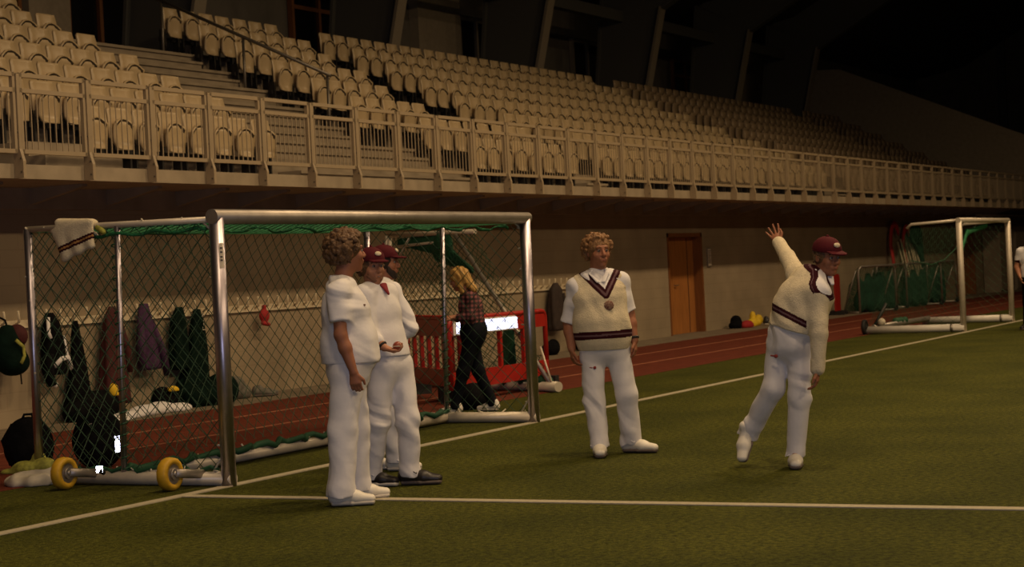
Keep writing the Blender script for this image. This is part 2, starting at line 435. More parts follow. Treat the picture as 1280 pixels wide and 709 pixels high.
# --- overhanging gallery slab with a fascia and ribs under it
g = MB(); g.bb((-20, YR, 2.69), (64, 21.2, 2.84)); g.bb((64, YR, 2.69), (85, 15, 2.84))
struct('gallery_slab', g, FASC, 'concrete gallery edge carrying the railing', 'slab')
b = MB(); b.bb((-20, YW-.14, 2.45), (85, YW+.1, 2.69))
struct('trim_1', b, CONC, 'concrete beam along the top of the lower wall', 'beam')
rb = tag(empty('gallery_brackets', (0, 0, 0)), 'row of short concrete ribs under the gallery slab', 'bracket', kind='structure')
rib = MB().prism([(YR+.4, 2.69), (YW-.14, 2.69), (YW-.14, 2.5), (YR+.4, 2.66)], -.04, .04, 'x').mesh('rib')
for k in range(36): link_mesh('rib', rib, CONC, rb, (14.98+1.33*k, 0, 0))

# --- end wall of the stand, far wall, back wall, roof
struct('wall_right', MB().prism([(YR+.1, 2.84), (22.6, 2.84), (22.6, 8.1), (20.1, 8.0), (YR+.1, 5.1)], 64.0, 64.25, 'x'), PALEW,
       'sloping plain end wall beside the last block of seats', 'wall')
ew = MB(); ew.bb((84, -10, 0), (84.4, 30, 22))
struct('wall_far', ew, BACKW, 'dark tall end wall of the hall', 'wall')
fp = tag(empty('far_wall_posts', (0, 0, 0)), 'dark vertical posts on the tall end wall of the hall', 'post', kind='structure')
for y in (14.2, 18.9, 23): MB().bb((83.8, y-.15, 0), (84, y+.15, 22)).build('post', GIRD, fp)

struct('wall_upper', MB().bb((-20, 23.0, 5.2), (84, 23.3, 12)), BACKW, 'dark upper wall behind the top row of seats', 'wall')
struct('top_walkway', MB().bb((-20, 20.9, 2.8), (64, 23.05, 5.42)), CONC, 'concrete walkway behind the top row of seats', 'floor')
def window_set(n, x0, x1, cols, label, doorlike=False, z0=5.42, z1=8.0):
    r = tag(empty('window_%d' % n, ((x0+x1)/2, 23.0, z0)), label, 'door' if doorlike else 'window', kind='structure'); hw = (x1-x0)/2; H = z1-z0
    fr = WOODF if doorlike else GIRDF
    f = MB(); t = .09
    for k in range(cols+1):
        x = -hw+2*hw*k/cols; f.bb((x-t/2, -.14, 0), (x+t/2, -.02, H))
    for z in ((.05, 2.05, H-.05) if doorlike else (.05, 1.15, H-.05)): f.bb((-hw, -.13, z-t/2), (hw, -.03, z+t/2))
    f.build('window_frame', fr, r)
    for k in range(cols):
        a = -hw+2*hw*k/cols
        for (za, zb) in ((.1, 2.0), (2.1, H-.1)) if doorlike else ((.1, 1.1), (1.2, H-.1)):
            MB().bb((a+.06, -.07, za), (a+2*hw/cols-.06, -.045, zb)).build('pane', GLASSD, r)
window_set(1, 23.6, 25.5, 2, 'brown framed dark glass door behind the seats before the pale panel', True)
window_set(2, 26.8, 28.6, 2, 'brown framed glass door at the head of the wide stair', True)
window_set(3, 34.1, 36.2, 2, 'brown double glass door with a handle behind the top row', True)
window_set(4, 41.6, 46.0, 5, 'wide dark window grid between two leaning girders')
window_set(5, 48.2, 52.0, 4, 'dark window grid behind the girder beyond the wide window')
window_set(6, 55.6, 58.6, 3, 'dark reddish window grid far along the upper wall', True)
for i, (a, b) in enumerate(((25.6, 26.7), (39.3, 41.4), (61.2, 63.6))):
    struct('trim_%d' % (i+2), MB().bb((a, 22.75, 5.42), (b, 23.0, 9)), PALEW,
           ('pale wall panel beside the glass door at the stair head', 'pale pier beside the wide dark window grid', 'dim pale panel near the sloping end wall')[i], 'panel')
# roof: sloping part over the stand, then flat
rf = MB(); rf.prism([(24, 9.0), (20.6, 9.6), (9.5, 15.6), (-30, 16.5), (-30, 16.8), (9.5, 15.9), (20.6, 9.9), (24, 9.3)], -20, 85, 'x')
struct('ceiling', rf, ROOFM, 'dark sloping roof over the stand and pitch', 'ceiling')
for i, x in enumerate((20.6, 27.3, 34.1, 40.9, 47.6, 54.5, 61.0)):
    root = tag(empty('roof_girder', (x, 0, 0)), 'dark leaning steel girder with pale flange rising behind the top row', 'girder',
               'leaning girders along the back of the stand', 'structure')
    MB().prism([(20.62, 5.4), (21.95, 5.4), (21.5, 9.4), (19.8, 8.5)], -.05, .05, 'x').build('web', GIRD, root)
    MB().prism([(20.55, 5.4), (20.62, 5.4), (19.87, 8.5), (19.8, 8.5)], -.17, .17, 'x').build('front_flange', GIRDF, root)
    MB().prism([(21.95, 5.4), (22.02, 5.4), (21.57, 9.4), (21.5, 9.4)], -.17, .17, 'x').build('rear_flange', GIRD, root)
    MB().prism([(19.8, 8.5), (21.5, 9.38), (9.5, 15.5), (9.2, 14.3)], -.05, .05, 'x').build('rafter_web', GIRD, root)
    MB().prism([(19.8, 8.43), (19.8, 8.5), (9.2, 14.3), (9.2, 14.23)], -.17, .17, 'x').build('rafter_flange', GIRD, root)
pr = tag(empty('roof_purlins', (0, 0, 0)), 'dark purlins spanning between the roof girders', 'beam', kind='structure')
for y in (18.5, 16.3, 14.1, 11.9):
    z = 9.6+(20.6-y)*6/11.1-.1; MB().bb((18, y-.09, z-.2), (64, y+.09, z)).build('purlin', GIRD, pr)
MB().bb((18, 21.0, 8.2), (64, 21.25, 8.5)).build('eaves_beam', GIRD, pr)
# ================================================================== GRANDSTAND: tiers, steps, railing, seats
TR, RS = .735, .3675
def rowy(k): return 14.85+TR*(k-1)
def floorz(k): return 2.84+RS*(k-1)
st = tag(empty('grandstand', (0, 0, 0)), 'stepped concrete grandstand tiers behind the railing', 'grandstand', kind='structure')
for k in range(2, 9):
    MB().bb((-20, rowy(k-1)+.12, 2.84), (64, rowy(k)+.12, floorz(k)-.045)).bb((-20, rowy(k-1)+.085, floorz(k)-.045), (64, rowy(k)+.12, floorz(k))).build('tier', CONC, st)
def steps(xa, xb, k0, k1, m):
    for k in range(k0, k1+1):
        y = rowy(k-1)+.12
        MB().bb((xa, y-.36, floorz(k-1)), (xb, y, floorz(k-1)+RS/2-.04)).bb((xa, y-.39, floorz(k-1)+RS/2-.04), (xb, y, floorz(k-1)+RS/2)).build('stair_step', m, st)
steps(21.75, 25.55, 2, 8, CONC); steps(28.75, 30.4, 4, 8, CONC); steps(25.6, 26.6, 2, 3, CONC); steps(28.7, 30.8, 3, 3, CONC)
steps(31.05, 31.95, 2, 3, FASC); steps(45.9, 46.9, 2, 3, CONC); steps(58.3, 59.2, 2, 8, CONC)
for a, b, z0, z1, y in ((15.95, 17.25, 2.84, 3.02, 14.05), (16.1, 17.1, 3.02, 3.2, 14.42)):
    MB().bb((a, y, z0), (b, rowy(1)+.12, z1)).build('stair_step', FASC, st)

# handrail on the wide stair
hr = tag(empty('stair_handrail', (25.45, 0, 0)), 'dark steel handrail running up beside the wide stair', 'handrail')
def hz(k): return floorz(k)+.95
RY0, RZ0, RY1, RZ1 = 16.40, 4.76, 20.2, 6.56
MB().tube([(0, RY0, RZ0), (0, RY1, RZ1)], .028, 8).build('rail', STEEL, hr, True)
for y, zf in ((16.47, floorz(3)), (18.08, floorz(5)), (19.72, floorz(7))):
    MB().tube([(0, y, zf), (0, y, RZ0+(y-RY0)/(RY1-RY0)*(RZ1-RZ0))], .024, 8).build('post', STEEL, hr, True)

# railing along the gallery edge
PS, X0 = 1.08, 14.78
rl = tag(empty('gallery_railing', (0, YR, 2.69)), 'long beige steel railing with thin upright bars along the gallery edge', 'railing')
post = MB()
post.prism([(-.125, 0.0), (-.005, 0.0), (-.005, 1.075), (-.085, 1.075), (-.085, .30), (-.125, .17)], -.022, .022, 'x')
post = post.mesh('post')
bolt = MB().tube([(-.03, -.07, 0), (.03, -.07, 0)], .012, 6).mesh('bolt')
pf = MB(); L0, L1 = .035, PS-.035
for z in (1.065, .905, .275): pf.bb((L0, -.075, z-.022), (L1, -.03, z+.022))
for x in (L0+.018, L1-.018): pf.bb((x-.018, -.075, .253), (x+.018, -.03, 1.087))
pf = pf.mesh('panel_frame')
bar = MB().tube([(0, -.052, .27), (0, -.052, .91)], .0075, 5).mesh('baluster')
NB = 10
allbars = MB()
for k in range(NB):
    x = L0+.04+(L1-L0-.08)*(k+.5)/NB; allbars.tube([(x, -.052, .27), (x, -.052, .91)], .0075, 4)
allbars = allbars.mesh('baluster_infill')
for i in range(-3, 50):
    x = X0+PS*i
    p = link_mesh('post', post, RAILP, rl, (x, 0, 0))
    if i < 16:
        for z in (.06, .2, .47, .88): link_mesh('bolt', bolt, STEEL, p, (0, -.03 if z < .25 else 0, z))
    f = link_mesh('panel_frame', pf, RAILP, rl, (x, 0, 0))
    if -1 <= i < 28:
        for k in range(NB): link_mesh('baluster', bar, RAILP, f, (L0+.04+(L1-L0-.08)*(k+.5)/NB, 0, 0))
    else: tag(link_mesh('baluster_infill', allbars, RAILP, f), kind='stuff')

# ---- seats: tip-up, backrest + folded pan + bracket
def shell(prof, nu, thick, curve):
    """prof: list of (z, halfwidth, y) ; returns a closed curved plate"""
    m = MB(); n = nu+1; rows = len(prof)
    for side in (0, 1):
        for (z, w, y) in prof:
            for i in range(n):
                u = -1+2*i/nu; m.v.append((w*u, y-curve*u*u+side*thick, z-(.012*u*u if w > .1 else 0)))
    def q(s, r, i): return s*rows*n+r*n+i
    for r in range(rows-1):
        for i in range(nu):
            m.f.append((q(0, r, i), q(0, r, i+1), q(0, r+1, i+1), q(0, r+1, i)))
            m.f.append((q(1, r, i), q(1, r+1, i), q(1, r+1, i+1), q(1, r, i+1)))
        m.f.append((q(0, r, 0), q(0, r+1, 0), q(1, r+1, 0), q(1, r, 0))); m.f.append((q(0, r, nu), q(1, r, nu), q(1, r+1, nu), q(0, r+1, nu)))
    for i in range(nu):
        m.f.append((q(0, 0, i), q(1, 0, i), q(1, 0, i+1), q(0, 0, i+1))); m.f.append((q(0, rows-1, i), q(0, rows-1, i+1), q(1, rows-1, i+1), q(1, rows-1, i)))
    return m
def pan_shell(nu):
    prof = [(.35, .10, -.165), (.38, .15, -.12), (.46, .182, -.098), (.56, .19, -.105), (.64, .19, -.118), (.70, .185, -.13)]
    m = shell(prof, nu, .035, .03)
    # arched upper edge
    n = nu+1; rows = len(prof)
    for side in (0, 1):
        for i in range(n):
            u = -1+2*i/nu; k = side*rows*n+(rows-1)*n+i; x, y, z = m.v[k]; m.v[k] = (x, y, .66+.085*(1-u*u))
    return m
back_prof = [(.44, .19, -.015), (.60, .205, -.02), (.78, .205, -.005), (.855, .20, .015), (.885, .185, .012)]
me_back = shell(back_prof, 4, .025, .045).mesh('backrest', True)
me_pan = pan_shell(4).mesh('seat_pan', True)
rc = MB(); NU = 6  # added dark crescent plate, painted shade below the pan's upper edge
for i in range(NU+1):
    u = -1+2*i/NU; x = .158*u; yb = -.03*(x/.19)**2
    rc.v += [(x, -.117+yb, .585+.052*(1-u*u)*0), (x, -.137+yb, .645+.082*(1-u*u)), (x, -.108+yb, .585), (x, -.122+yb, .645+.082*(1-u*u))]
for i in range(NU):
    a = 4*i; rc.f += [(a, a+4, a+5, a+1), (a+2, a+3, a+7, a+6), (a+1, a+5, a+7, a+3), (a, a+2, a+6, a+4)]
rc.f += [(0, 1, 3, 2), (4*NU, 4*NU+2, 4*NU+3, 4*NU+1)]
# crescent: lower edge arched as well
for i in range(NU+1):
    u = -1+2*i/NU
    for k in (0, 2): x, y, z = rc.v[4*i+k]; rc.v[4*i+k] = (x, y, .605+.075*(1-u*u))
me_shade = rc.mesh('shade_crescent')
me_back2 = me_back.copy(); me_pan2 = me_pan.copy()
br = MB(); br.bb((-.20, -.06, 0), (-.165, .06, .50)); br.bb((.165, -.06, 0), (.20, .06, .50)); br.bb((-.24, -.02, .30), (.24, .05, .36))
me_br = br.mesh('bracket')
seats = []
def add_row(block, k, xa, xb, sp=.5):
    n = int(round((xb-xa)/sp))
    for i in range(n):
        x = xa+sp*(i+.5)
        if block == 'A' and k == 1 and 15.85 < x < 17.35: continue
        seats.append((block, k, x))
for k in range(1, 9):
    add_row('A', k, 12.9, 21.4)
    add_row('B', k, {1: 27.0, 2: 26.7}.get(k, 25.75), 30.95 if k < 3 else 28.1+.25*(k-3))
    ce = 45.7-.38*(k-1)
    add_row('C', k, 32.0 if k < 3 else (31.1 if k == 3 else 30.6), ce)
    add_row('D', k, ce+1.3, 58.2); add_row('E', k, 59.4, 63.6)
def seat_dist(s): return math.hypot(s[2], rowy(s[1]))
# seats that the railing and frame leave in view first
vis = [s for s in seats if s[2] > 13.8+.95*(s[1]-1)]
vis.sort(key=seat_dist)
ORD = ['front', 'second', 'third', 'fourth', 'fifth', 'sixth', 'seventh', 'top']
BLK = {'A': 'in the block before the wide stair', 'B': 'in the short block beside the steel handrail', 'C': 'in the long block past the narrow aisle'}
def backjit(): return random.uniform(-.012, .012)
for (bk, k, x) in vis[:300]:
    o = empty('stadium_seat', (x, rowy(k)+backjit(), floorz(k)))
    tag(o, ('tan' if bk in 'DE' else 'cream')+' folded tip-up stadium seat, %s row %s' % (ORD[k-1], BLK.get(bk, 'far along the stand')), 'seat',
        'stadium seats, %s row %s' % (ORD[k-1], BLK.get(bk, 'far along the stand')))
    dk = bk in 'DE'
    link_mesh('backrest', me_back2 if dk else me_back, SEATB if dk else SEATP, o); p = link_mesh('seat_pan', me_pan2 if dk else me_pan, SEATB if dk else SEATP, o); p.rotation_euler = (random.uniform(-.03, .05), 0, 0); link_mesh('shade_crescent', me_shade, SEATSHADE, p)
    link_mesh('bracket', me_br, SEATD, o)
pb = shell([back_prof[0], back_prof[2], back_prof[4]], 2, .025, .045); pp = pan_shell(2)
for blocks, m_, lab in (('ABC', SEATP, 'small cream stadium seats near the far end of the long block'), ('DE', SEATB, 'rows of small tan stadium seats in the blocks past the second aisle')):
    far = MB(); fard = MB(); farr = MB()
    for (bk, k, x) in vis[300:]:
        if bk not in blocks: continue
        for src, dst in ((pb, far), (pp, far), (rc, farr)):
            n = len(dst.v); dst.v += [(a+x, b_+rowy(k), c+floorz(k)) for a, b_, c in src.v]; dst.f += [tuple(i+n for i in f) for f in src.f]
        fard.bb((x-.2, rowy(k)-.05, floorz(k)), (x+.2, rowy(k)+.05, floorz(k)+.42))
    fo = empty('far_seating', (0, 0, 0)); tag(fo, lab, 'seats', kind='stuff')
    tag(far.build('seat_shells', m_, fo, True), kind='stuff'); tag(farr.build('seat_shade_crescents', SEATSHADE, fo), kind='stuff'); tag(fard.build('seat_brackets', SEATD, fo), kind='stuff')  # far seats carry the same painted shade crescents
# ================================================================== GOALS
def net_panel(mb, P, cell, r=.0032, sag=(0, 0, 0), seed=0, nside=3):
    """diamond net over the quad P = (p00, p10, p11, p01), cords as thin tubes, sagging by the vector sag"""
    p00, p10, p11, p01 = [Vector(p) for p in P]
    Lu, Lv = ((p10-p00).length+(p11-p01).length)/2, ((p01-p00).length+(p11-p10).length)/2
    sg = Vector(sag); rr = random.Random(seed); ph = [rr.uniform(0, 6) for _ in range(4)]
    def at(u, v):
        q = p00*(1-u)*(1-v)+p10*u*(1-v)+p11*u*v+p01*(1-u)*v
        b = 16*u*(1-u)*v*(1-v)
        j = b*.02*math.sin(5*u*Lu+ph[0]+3*v)
        j2 = b*.02*math.sin(4*v*Lv+ph[1]+5*u)
        return q+sg*b+(p10-p00).normalized()*j+(p01-p00).normalized()*j2
    for s in (1, -1):
        c = -Lv*1.2 if s > 0 else 0
        n = int((Lu+Lv)/cell)+1
        for i in range(n+1):
            # line: a = c0 + t, b = t   (s>0)  or a = c0 - t
            c0 = -Lv+i*cell if s > 0 else i*cell
            pts = []
            N = max(2, int(Lv/.12))
            for k in range(N+1):
                b = Lv*k/N; a = c0+b if s > 0 else c0-b
                pts.append((a, b))
            # clip to 0..Lu
            out = []
            for k in range(N):
                (a0, b0), (a1, b1) = pts[k], pts[k+1]
                lo, hi = 0., 1.
                da = a1-a0
                for e, sgn in ((0, 1), (Lu, -1)):
                    f0, f1 = sgn*(a0-e), sgn*(a1-e)
                    if f0 < 0 and f1 < 0: lo, hi = 1, 0
                    elif f0 < 0: lo = max(lo, f0/(f0-f1))
                    elif f1 < 0: hi = min(hi, f0/(f0-f1))
                if lo >= hi: continue
                q0 = (a0+da*lo, b0+(b1-b0)*lo); q1 = (a0+da*hi, b0+(b1-b0)*hi)
                if not out: out.append(q0)
                out.append(q1)
            if len(out) > 1 and abs(out[-1][1]-out[0][1]) > .03:
                mb.tube([at(a/Lu, b/Lv) for a, b in out], r, nside)
def wheel(parent, loc, R, w, tyre, hubm, name='wheel'):
    root = MB()
    prof = [(-w*.5, R*.62), (-w*.5, R*.86), (-w*.38, R*.97), (0, R), (w*.38, R*.97), (w*.5, R*.86), (w*.5, R*.62)]
    n = 28; t = root
    for (y, r) in prof:
        for k in range(n):
            rr = r*(1+(.018 if (k % 2 and r > R*.9) else 0)); a = 2*math.pi*k/n; t.v.append((rr*math.cos(a), y, rr*math.sin(a)))
    m = len(prof)
    for i in range(m):
        j = (i+1) % m
        for k in range(n):
            k2 = (k+1) % n; t.f.append((i*n+k, i*n+k2, j*n+k2, j*n+k))
    o = t.build(name, tyre, parent, True, loc)
    h = MB(); h.tube([(0, -w*.4, 0), (0, w*.4, 0)], R*.63, 20); h.tube([(0, -w*.62, 0), (0, -w*.38, 0)], R*.36, 14); h.tube([(0, -w*.74, 0), (0, -w*.6, 0)], R*.16, 8)
    h.build('hub', hubm, o, True)
    return o
def ties(parent, pts, r=.012, m=None):
    mb = MB()
    for p in pts:
        p = Vector(p); d = Vector((random.uniform(-1, 1), random.uniform(-1, 1), random.uniform(-.6, 1))).normalized()*random.uniform(.02, .045)
        mb.tube([p-d, p+d], r*random.uniform(.5, 1), 5)
    tag(mb.build('net_tie', m or TWINE, parent, True), kind='stuff')

# ---- near goal: 5 x 2 m, open front on the touchline
GX, GW, GD, GH = 11.30, 5.0, 1.82, 2.0
goal = tag(empty('football_goal', (GX, YT, 0)), 'large aluminium goal with green net and yellow transport wheels', 'goal')
R1 = .056
for x in (0, GW):
    MB().tube([(x, 0, 0), (x, 0, GH-.01)], R1, 20).build('goal_post', ALU, goal, True)
MB().tube([(-R1, 0, GH), (GW+R1, 0, GH)], R1, 20).build('crossbar', ALUD, goal, True)
for x in (0, GW):
    MB().tube([(x, -.04, .055), (x, GD+.03, .055)], .052, 16).build('base_bar', ALUP if x == 0 else ALUP, goal, True)
    MB().tube([(x, GD, .05), (x, GD, GH)], .034, 14).build('rear_post', ALU, goal, True)
    MB().tube([(x, .98, .05), (x, .93, GH-.02)], .024, 12).build('side_post', ALU, goal, True)
    MB().tube([(x, 0, GH-.02), (x, GD, GH)], .024, 12).build('top_side_bar', ALUP, goal, True)
    MB().tube([(x, .0, GH-.14), (x, .14, GH-.02)], .009, 6).build('corner_brace', TWINE, goal, True)
    MB().tube([(x, .0, .30), (x, .17, .06)], .009, 6).build('corner_brace', TWINE, goal, True)
MB().tube([(0, .98, .055), (GW, .98, .055)], .046, 16).build('rear_base_bar', ALUP, goal, True)
MB().tube([(0, GD, GH), (GW*.33, GD, GH-.04), (GW*.66, GD, GH-.03), (GW, GD, GH)], .012, 8).build('top_rope', NETG, goal, True)
nt_ = MB(); cell = .145
net_panel(nt_, ((0, .05, .08), (0, GD, .06), (0, GD, GH-.02), (0, .05, GH-.03)), cell, .0036, (.05, 0, 0), 1)
net_panel(nt_, ((GW, .05, .08), (GW, GD, .06), (GW, GD, GH-.02), (GW, .05, GH-.03)), cell, .0036, (-.05, 0, 0), 2)
net_panel(nt_, ((0, GD, .06), (GW, GD, .06), (GW, GD, GH-.02), (0, GD, GH-.02)), cell, .0036, (0, .22, 0), 3)
tag(nt_.build('net', NETD, goal), label='dark green knotted net cords', kind='stuff')
nt2 = MB(); net_panel(nt2, ((0, .06, GH-.05), (GW, .06, GH-.05), (GW, GD, GH-.02), (0, GD, GH-.02)), .08, .007, (0, 0, -.05), 4)
tag(nt2.build('top_net', NETB, goal), label='bright green net folded over the top', kind='stuff')
bn = MB()
bn.tube([(GW*i/60, .16+.03*math.sin(i*1.7), GH-.09+.018*math.sin(i*.9)) for i in range(61)], [.012+.006*math.sin(i*1.1) for i in range(61)], 7)
bn.tube([(.02*math.sin(i), .1+(GD-.75)*i/14, GH-.085+.012*math.sin(i*1.3)) for i in range(15)], .014, 7)
bn.build('net_roll', NETB, goal, True)
bb = MB(); bb.tube([(GW*i/60, .95+.04*math.sin(i*1.3), .12+.02*math.sin(i*2.1)) for i in range(61)], [.02+.012*abs(math.sin(i*.8)) for i in range(61)], 6)
bb.tube([(.03*math.sin(2*i), .1+(GD-.2)*i/20, .12+.02*math.sin(i*1.9)) for i in range(21)], .017, 6)
bb.build('net_hem', NETG, goal, True)
ties(goal, [(0, y, GH-.01) for y in np.linspace(.1, GD, 10)]+[(0, y, .11) for y in np.linspace(.1, GD, 12)]+[(0, GD, z) for z in np.linspace(.15, GH, 11)]
     + [(GW, y, .11) for y in np.linspace(.1, GD, 8)]+[(x, .98, .12) for x in np.linspace(.3, GW, 16)]+[(0, 0.06, z) for z in (1.55, 1.7, .3, .2)]+[(GW, .06, z) for z in np.linspace(.2, 1.9, 10)], .009)
for (y, r, x) in ((.96, .03, 0), (.96, .03, GW)):
    wr = MB()
    for z in np.linspace(.1, GH-.1, 22):
            wr.tube([(x+r*math.cos(t), y+r*math.sin(t), z+.05*t/6.3) for t in np.linspace(0, 6.3, 8)], .006, 4)
    tag(wr.build('net_lacing', NETG, goal), kind='stuff')
st_ = MB()
for k in range(5):
    a = -2.0-.32+.16*k; st_.v += [((R1+.002)*math.cos(a), (R1+.002)*math.sin(a), 1.80), ((R1+.002)*math.cos(a), (R1+.002)*math.sin(a), 1.62)]
for k in range(4): st_.f.append((2*k, 2*k+1, 2*k+3, 2*k+2))
sk = st_.build('sticker', PAPER, goal, True)
pm = MB()
for z in (1.765, 1.735, 1.70, 1.675): pm.box(((R1+.003)*math.cos(-2.05), (R1+.003)*math.sin(-2.05), z), (.018, .003, .012), Matrix.Rotation(-2.05+math.pi/2, 3, 'Z'))
pm.build('sticker_print', INK, sk)
for (y, x) in ((.30, -.31), (1.30, -.31)):
    wh = wheel(goal, (x, y, .125), .122, .085, YELT, ALUD, 'transport_wheel')
    MB().tube([(x-.0, y-.055, .13), (x+.12, y-.075, .115), (0.0, y-.08, .09)], .034, 8, flat=.4).build('wheel_arm', ALUD, goal, True)
    MB().tube([(x, y-.06, .128), (x, y+.05, .128)], .02, 8).build('axle', ALUD, goal, True)

# ---- far goal with white base bars
FX, FW_, FD, FH = 33.42, 3.82, 1.78, 2.0
FY = 8.42
g3 = tag(empty('football_goal', (FX, FY, 0)), 'small far goal with thick white base bars and sagging green net', 'goal')
for x in (0, FW_): MB().tube([(x, 0, 0), (x, 0, FH-.01)], .055, 16).build('goal_post', ALUP, g3, True)
MB().tube([(-.055, 0, FH), (FW_+.055, 0, FH)], .046, 16).build('crossbar', ALUP, g3, True)
for x in (0, FW_):
    MB().tube([(x, -.02, .08), (x, FD, .08)], .068, 16).build('base_bar', mat('white_base_paint', (.78, .74, .68), .35, var=.05), g3, True)
    b_ = MB(); b_.tube([(x, .18, .08), (x, .23, .08)], .073, 16); b_.build('base_clamp', ALUD, g3, True)
    MB().tube([(x, 0, FH), (x, .86, FH-.03), (x, .95, FH-.10)], .026, 10).build('top_side_bar', ALUP, g3, True)
MB().tube([(0, FD-.12, .12), (FW_, FD-.12, .12)], .055, 12).build('rear_base_bar', ALUD, g3, True)
MB().tube([(.05, FD-.1, .1), (.3, FD-.3, .55)], .03, 8).build('wheel_strut', SEATD, g3, True)
wheel(g3, (-.05, FD+.02, .14), .14, .07, BLKR, SEATD, 'transport_wheel')
n3 = MB()
net_panel(n3, ((0, .05, .15), (0, FD, .12), (0, .93, FH-.12), (0, .05, FH-.06)), .16, .0019, (.04, 0, 0), 5)
net_panel(n3, ((0, FD, .12), (FW_, FD, .12), (FW_, .93, FH-.10), (0, .93, FH-.10)), .16, .0019, (0, .05, -.10), 6)
net_panel(n3, ((FW_, .05, .15), (FW_, FD, .12), (FW_, .93, FH-.12), (FW_, .05, FH-.06)), .16, .0019, (-.04, 0, 0), 7)
tag(n3.build('net', NETG, g3), kind='stuff')
fold = SDF(.03, .05)
fold.ecap((.75, .05, 1.78), (2.3, .06, 1.90), (.06, .03), (.05, .03), (0, 0, 1)); fold.ecap((.75, .05, 1.80), (.35, .08, 1.35), (.06, .03), (.03, .02), (1, 0, 0)); fold.ecap((.35, .08, 1.35), (.2, .1, .8), (.03, .02), (.015, .015), (1, 0, 0))
tag(fold.build('net_fold', NETB, g3), label='bunched green net hanging from the crossbar')
MB().tube([(0, .9, 1.32), (.6, .7, 1.22), (1.2, .6, 1.3), (FW_*.5, .5, 1.55), (2.4, .3, 1.9)], .009, 6).build('loose_cord', NETG, g3, True)
bl = SDF(.015, .03); bl.ball((.12, FD-.25, .22), .07); bl.ball((.22, FD-.2, .2), .055); bl.build('rope_bundle', TWINE, g3)
bl = SDF(.02, .03)
for i in range(5): bl.ball((1.55+.13*i, FD-.1+.05*math.sin(i*3), .17), .07)
bl.build('net_heap', NETG, g3)

# ---- folded training goal parked by the wall behind the barriers
g2 = tag(empty('folding_goal', (21.05, 11.6, 0)), 'folded training goal with slanted side tube and green net behind red barriers', 'goal')
fA, fB, fT, fE = Vector((.9, 1.75, 0)), Vector((-.85, -1.6, 0)), Vector((.18, .0, 2.02)), Vector((.9, 1.75, 2.05))
MB().tube([fA, fE], .045, 12).build('goal_post', ALUP, g2, True)
MB().tube([fA+Vector((-.16, -.05, 0)), fE+Vector((-.16, -.05, -.06))], .035, 10).build('side_post', ALUD, g2, True)
MB().tube([fE, fT], .032, 10).build('top_bar', ALUP, g2, True)
MB().tube([fE+Vector((-.05, -.1, -.16)), fT+Vector((.2, .55, -.1))], .02, 8).build('top_brace', ALUP, g2, True)
MB().tube([fE+Vector((-.0, -.05, -.45)), fE+Vector((-.2, -.45, -.06))], .016, 8).build('corner_brace', ALUP, g2, True)
MB().tube([fT+Vector((.1, .35, -.03)), fB+Vector((.06, .12, .08))], .03, 10).build('slanted_tube', ALUD, g2, True)
MB().tube([fB+Vector((0, 0, .07)), fA+Vector((-.55, -1.05, .07)), fA+Vector((0, 0, .07))], .062, 14).build('base_bar', ALUP, g2, True)
MB().tube([fB+Vector((.03, .1, .1)), fB+Vector((.12, .28, .55))], .014, 8).build('base_brace', ALUP, g2, True)
n2 = MB()
net_panel(n2, (fB+Vector((.05, .1, .12)), fA+Vector((0, 0, .12)), fE, fT), .12, .0045, (.0, .05, 0), 8)
tag(n2.build('net', NETG, g2), kind='stuff')
ds = SDF(.025, .06)
ds.ecap(fE+Vector((-.05, -.2, -.1)), fT+Vector((.2, .5, -.16)), (.06, .03), (.16, .04), (0, 0, 1))
ds.ecap(fT+Vector((.32, .75, -.2)), fT+Vector((.05, .1, -.5)), (.17, .04), (.05, .03), (.46, .88, 0))
hn_ = MATS.get('net_cloth_green') or mat('net_cloth_green', (.01, .09, .04), .8, var=.4, vscale=20, bump=.5, bscale=40)
ds.build('hanging_net', hn_, g2); ds = SDF(.025, .06)
ds.ecap(fB+Vector((.5, .9, .75)), fB+Vector((.5, .95, .25)), (.12, .03), (.2, .04), (.46, .88, 0))
ds.build('draped_net', hn_, g2)
nb = SDF(.02, .04)
for i in range(9): nb.ball(fB+Vector((.14+.05*i, .2+.11*i, .13)), .06+.02*math.sin(i*2))
nb.build('net_heap', NETG, g2)
# ================================================================== PROPS
# ---- coat rail with pegs
cr_ = tag(empty('coat_rail', (13.2, YW, 1.16)), 'long cream rail of coat hooks fixed to the block wall', 'coat rail')
MB().bb((0, -.035, -.045), (17.2, 0, .045)).build('rail_board', HOOK, cr_)
hk = MB(); hk.tube([(0, -.03, .0), (0, -.085, .03), (-.06, -.13, .15)], [.016, .016, .013], 6)
hk = hk.mesh('hook', True)
for k in range(74): link_mesh('hook', hk, HOOK, cr_, (.1+.23*k, 0, 0))

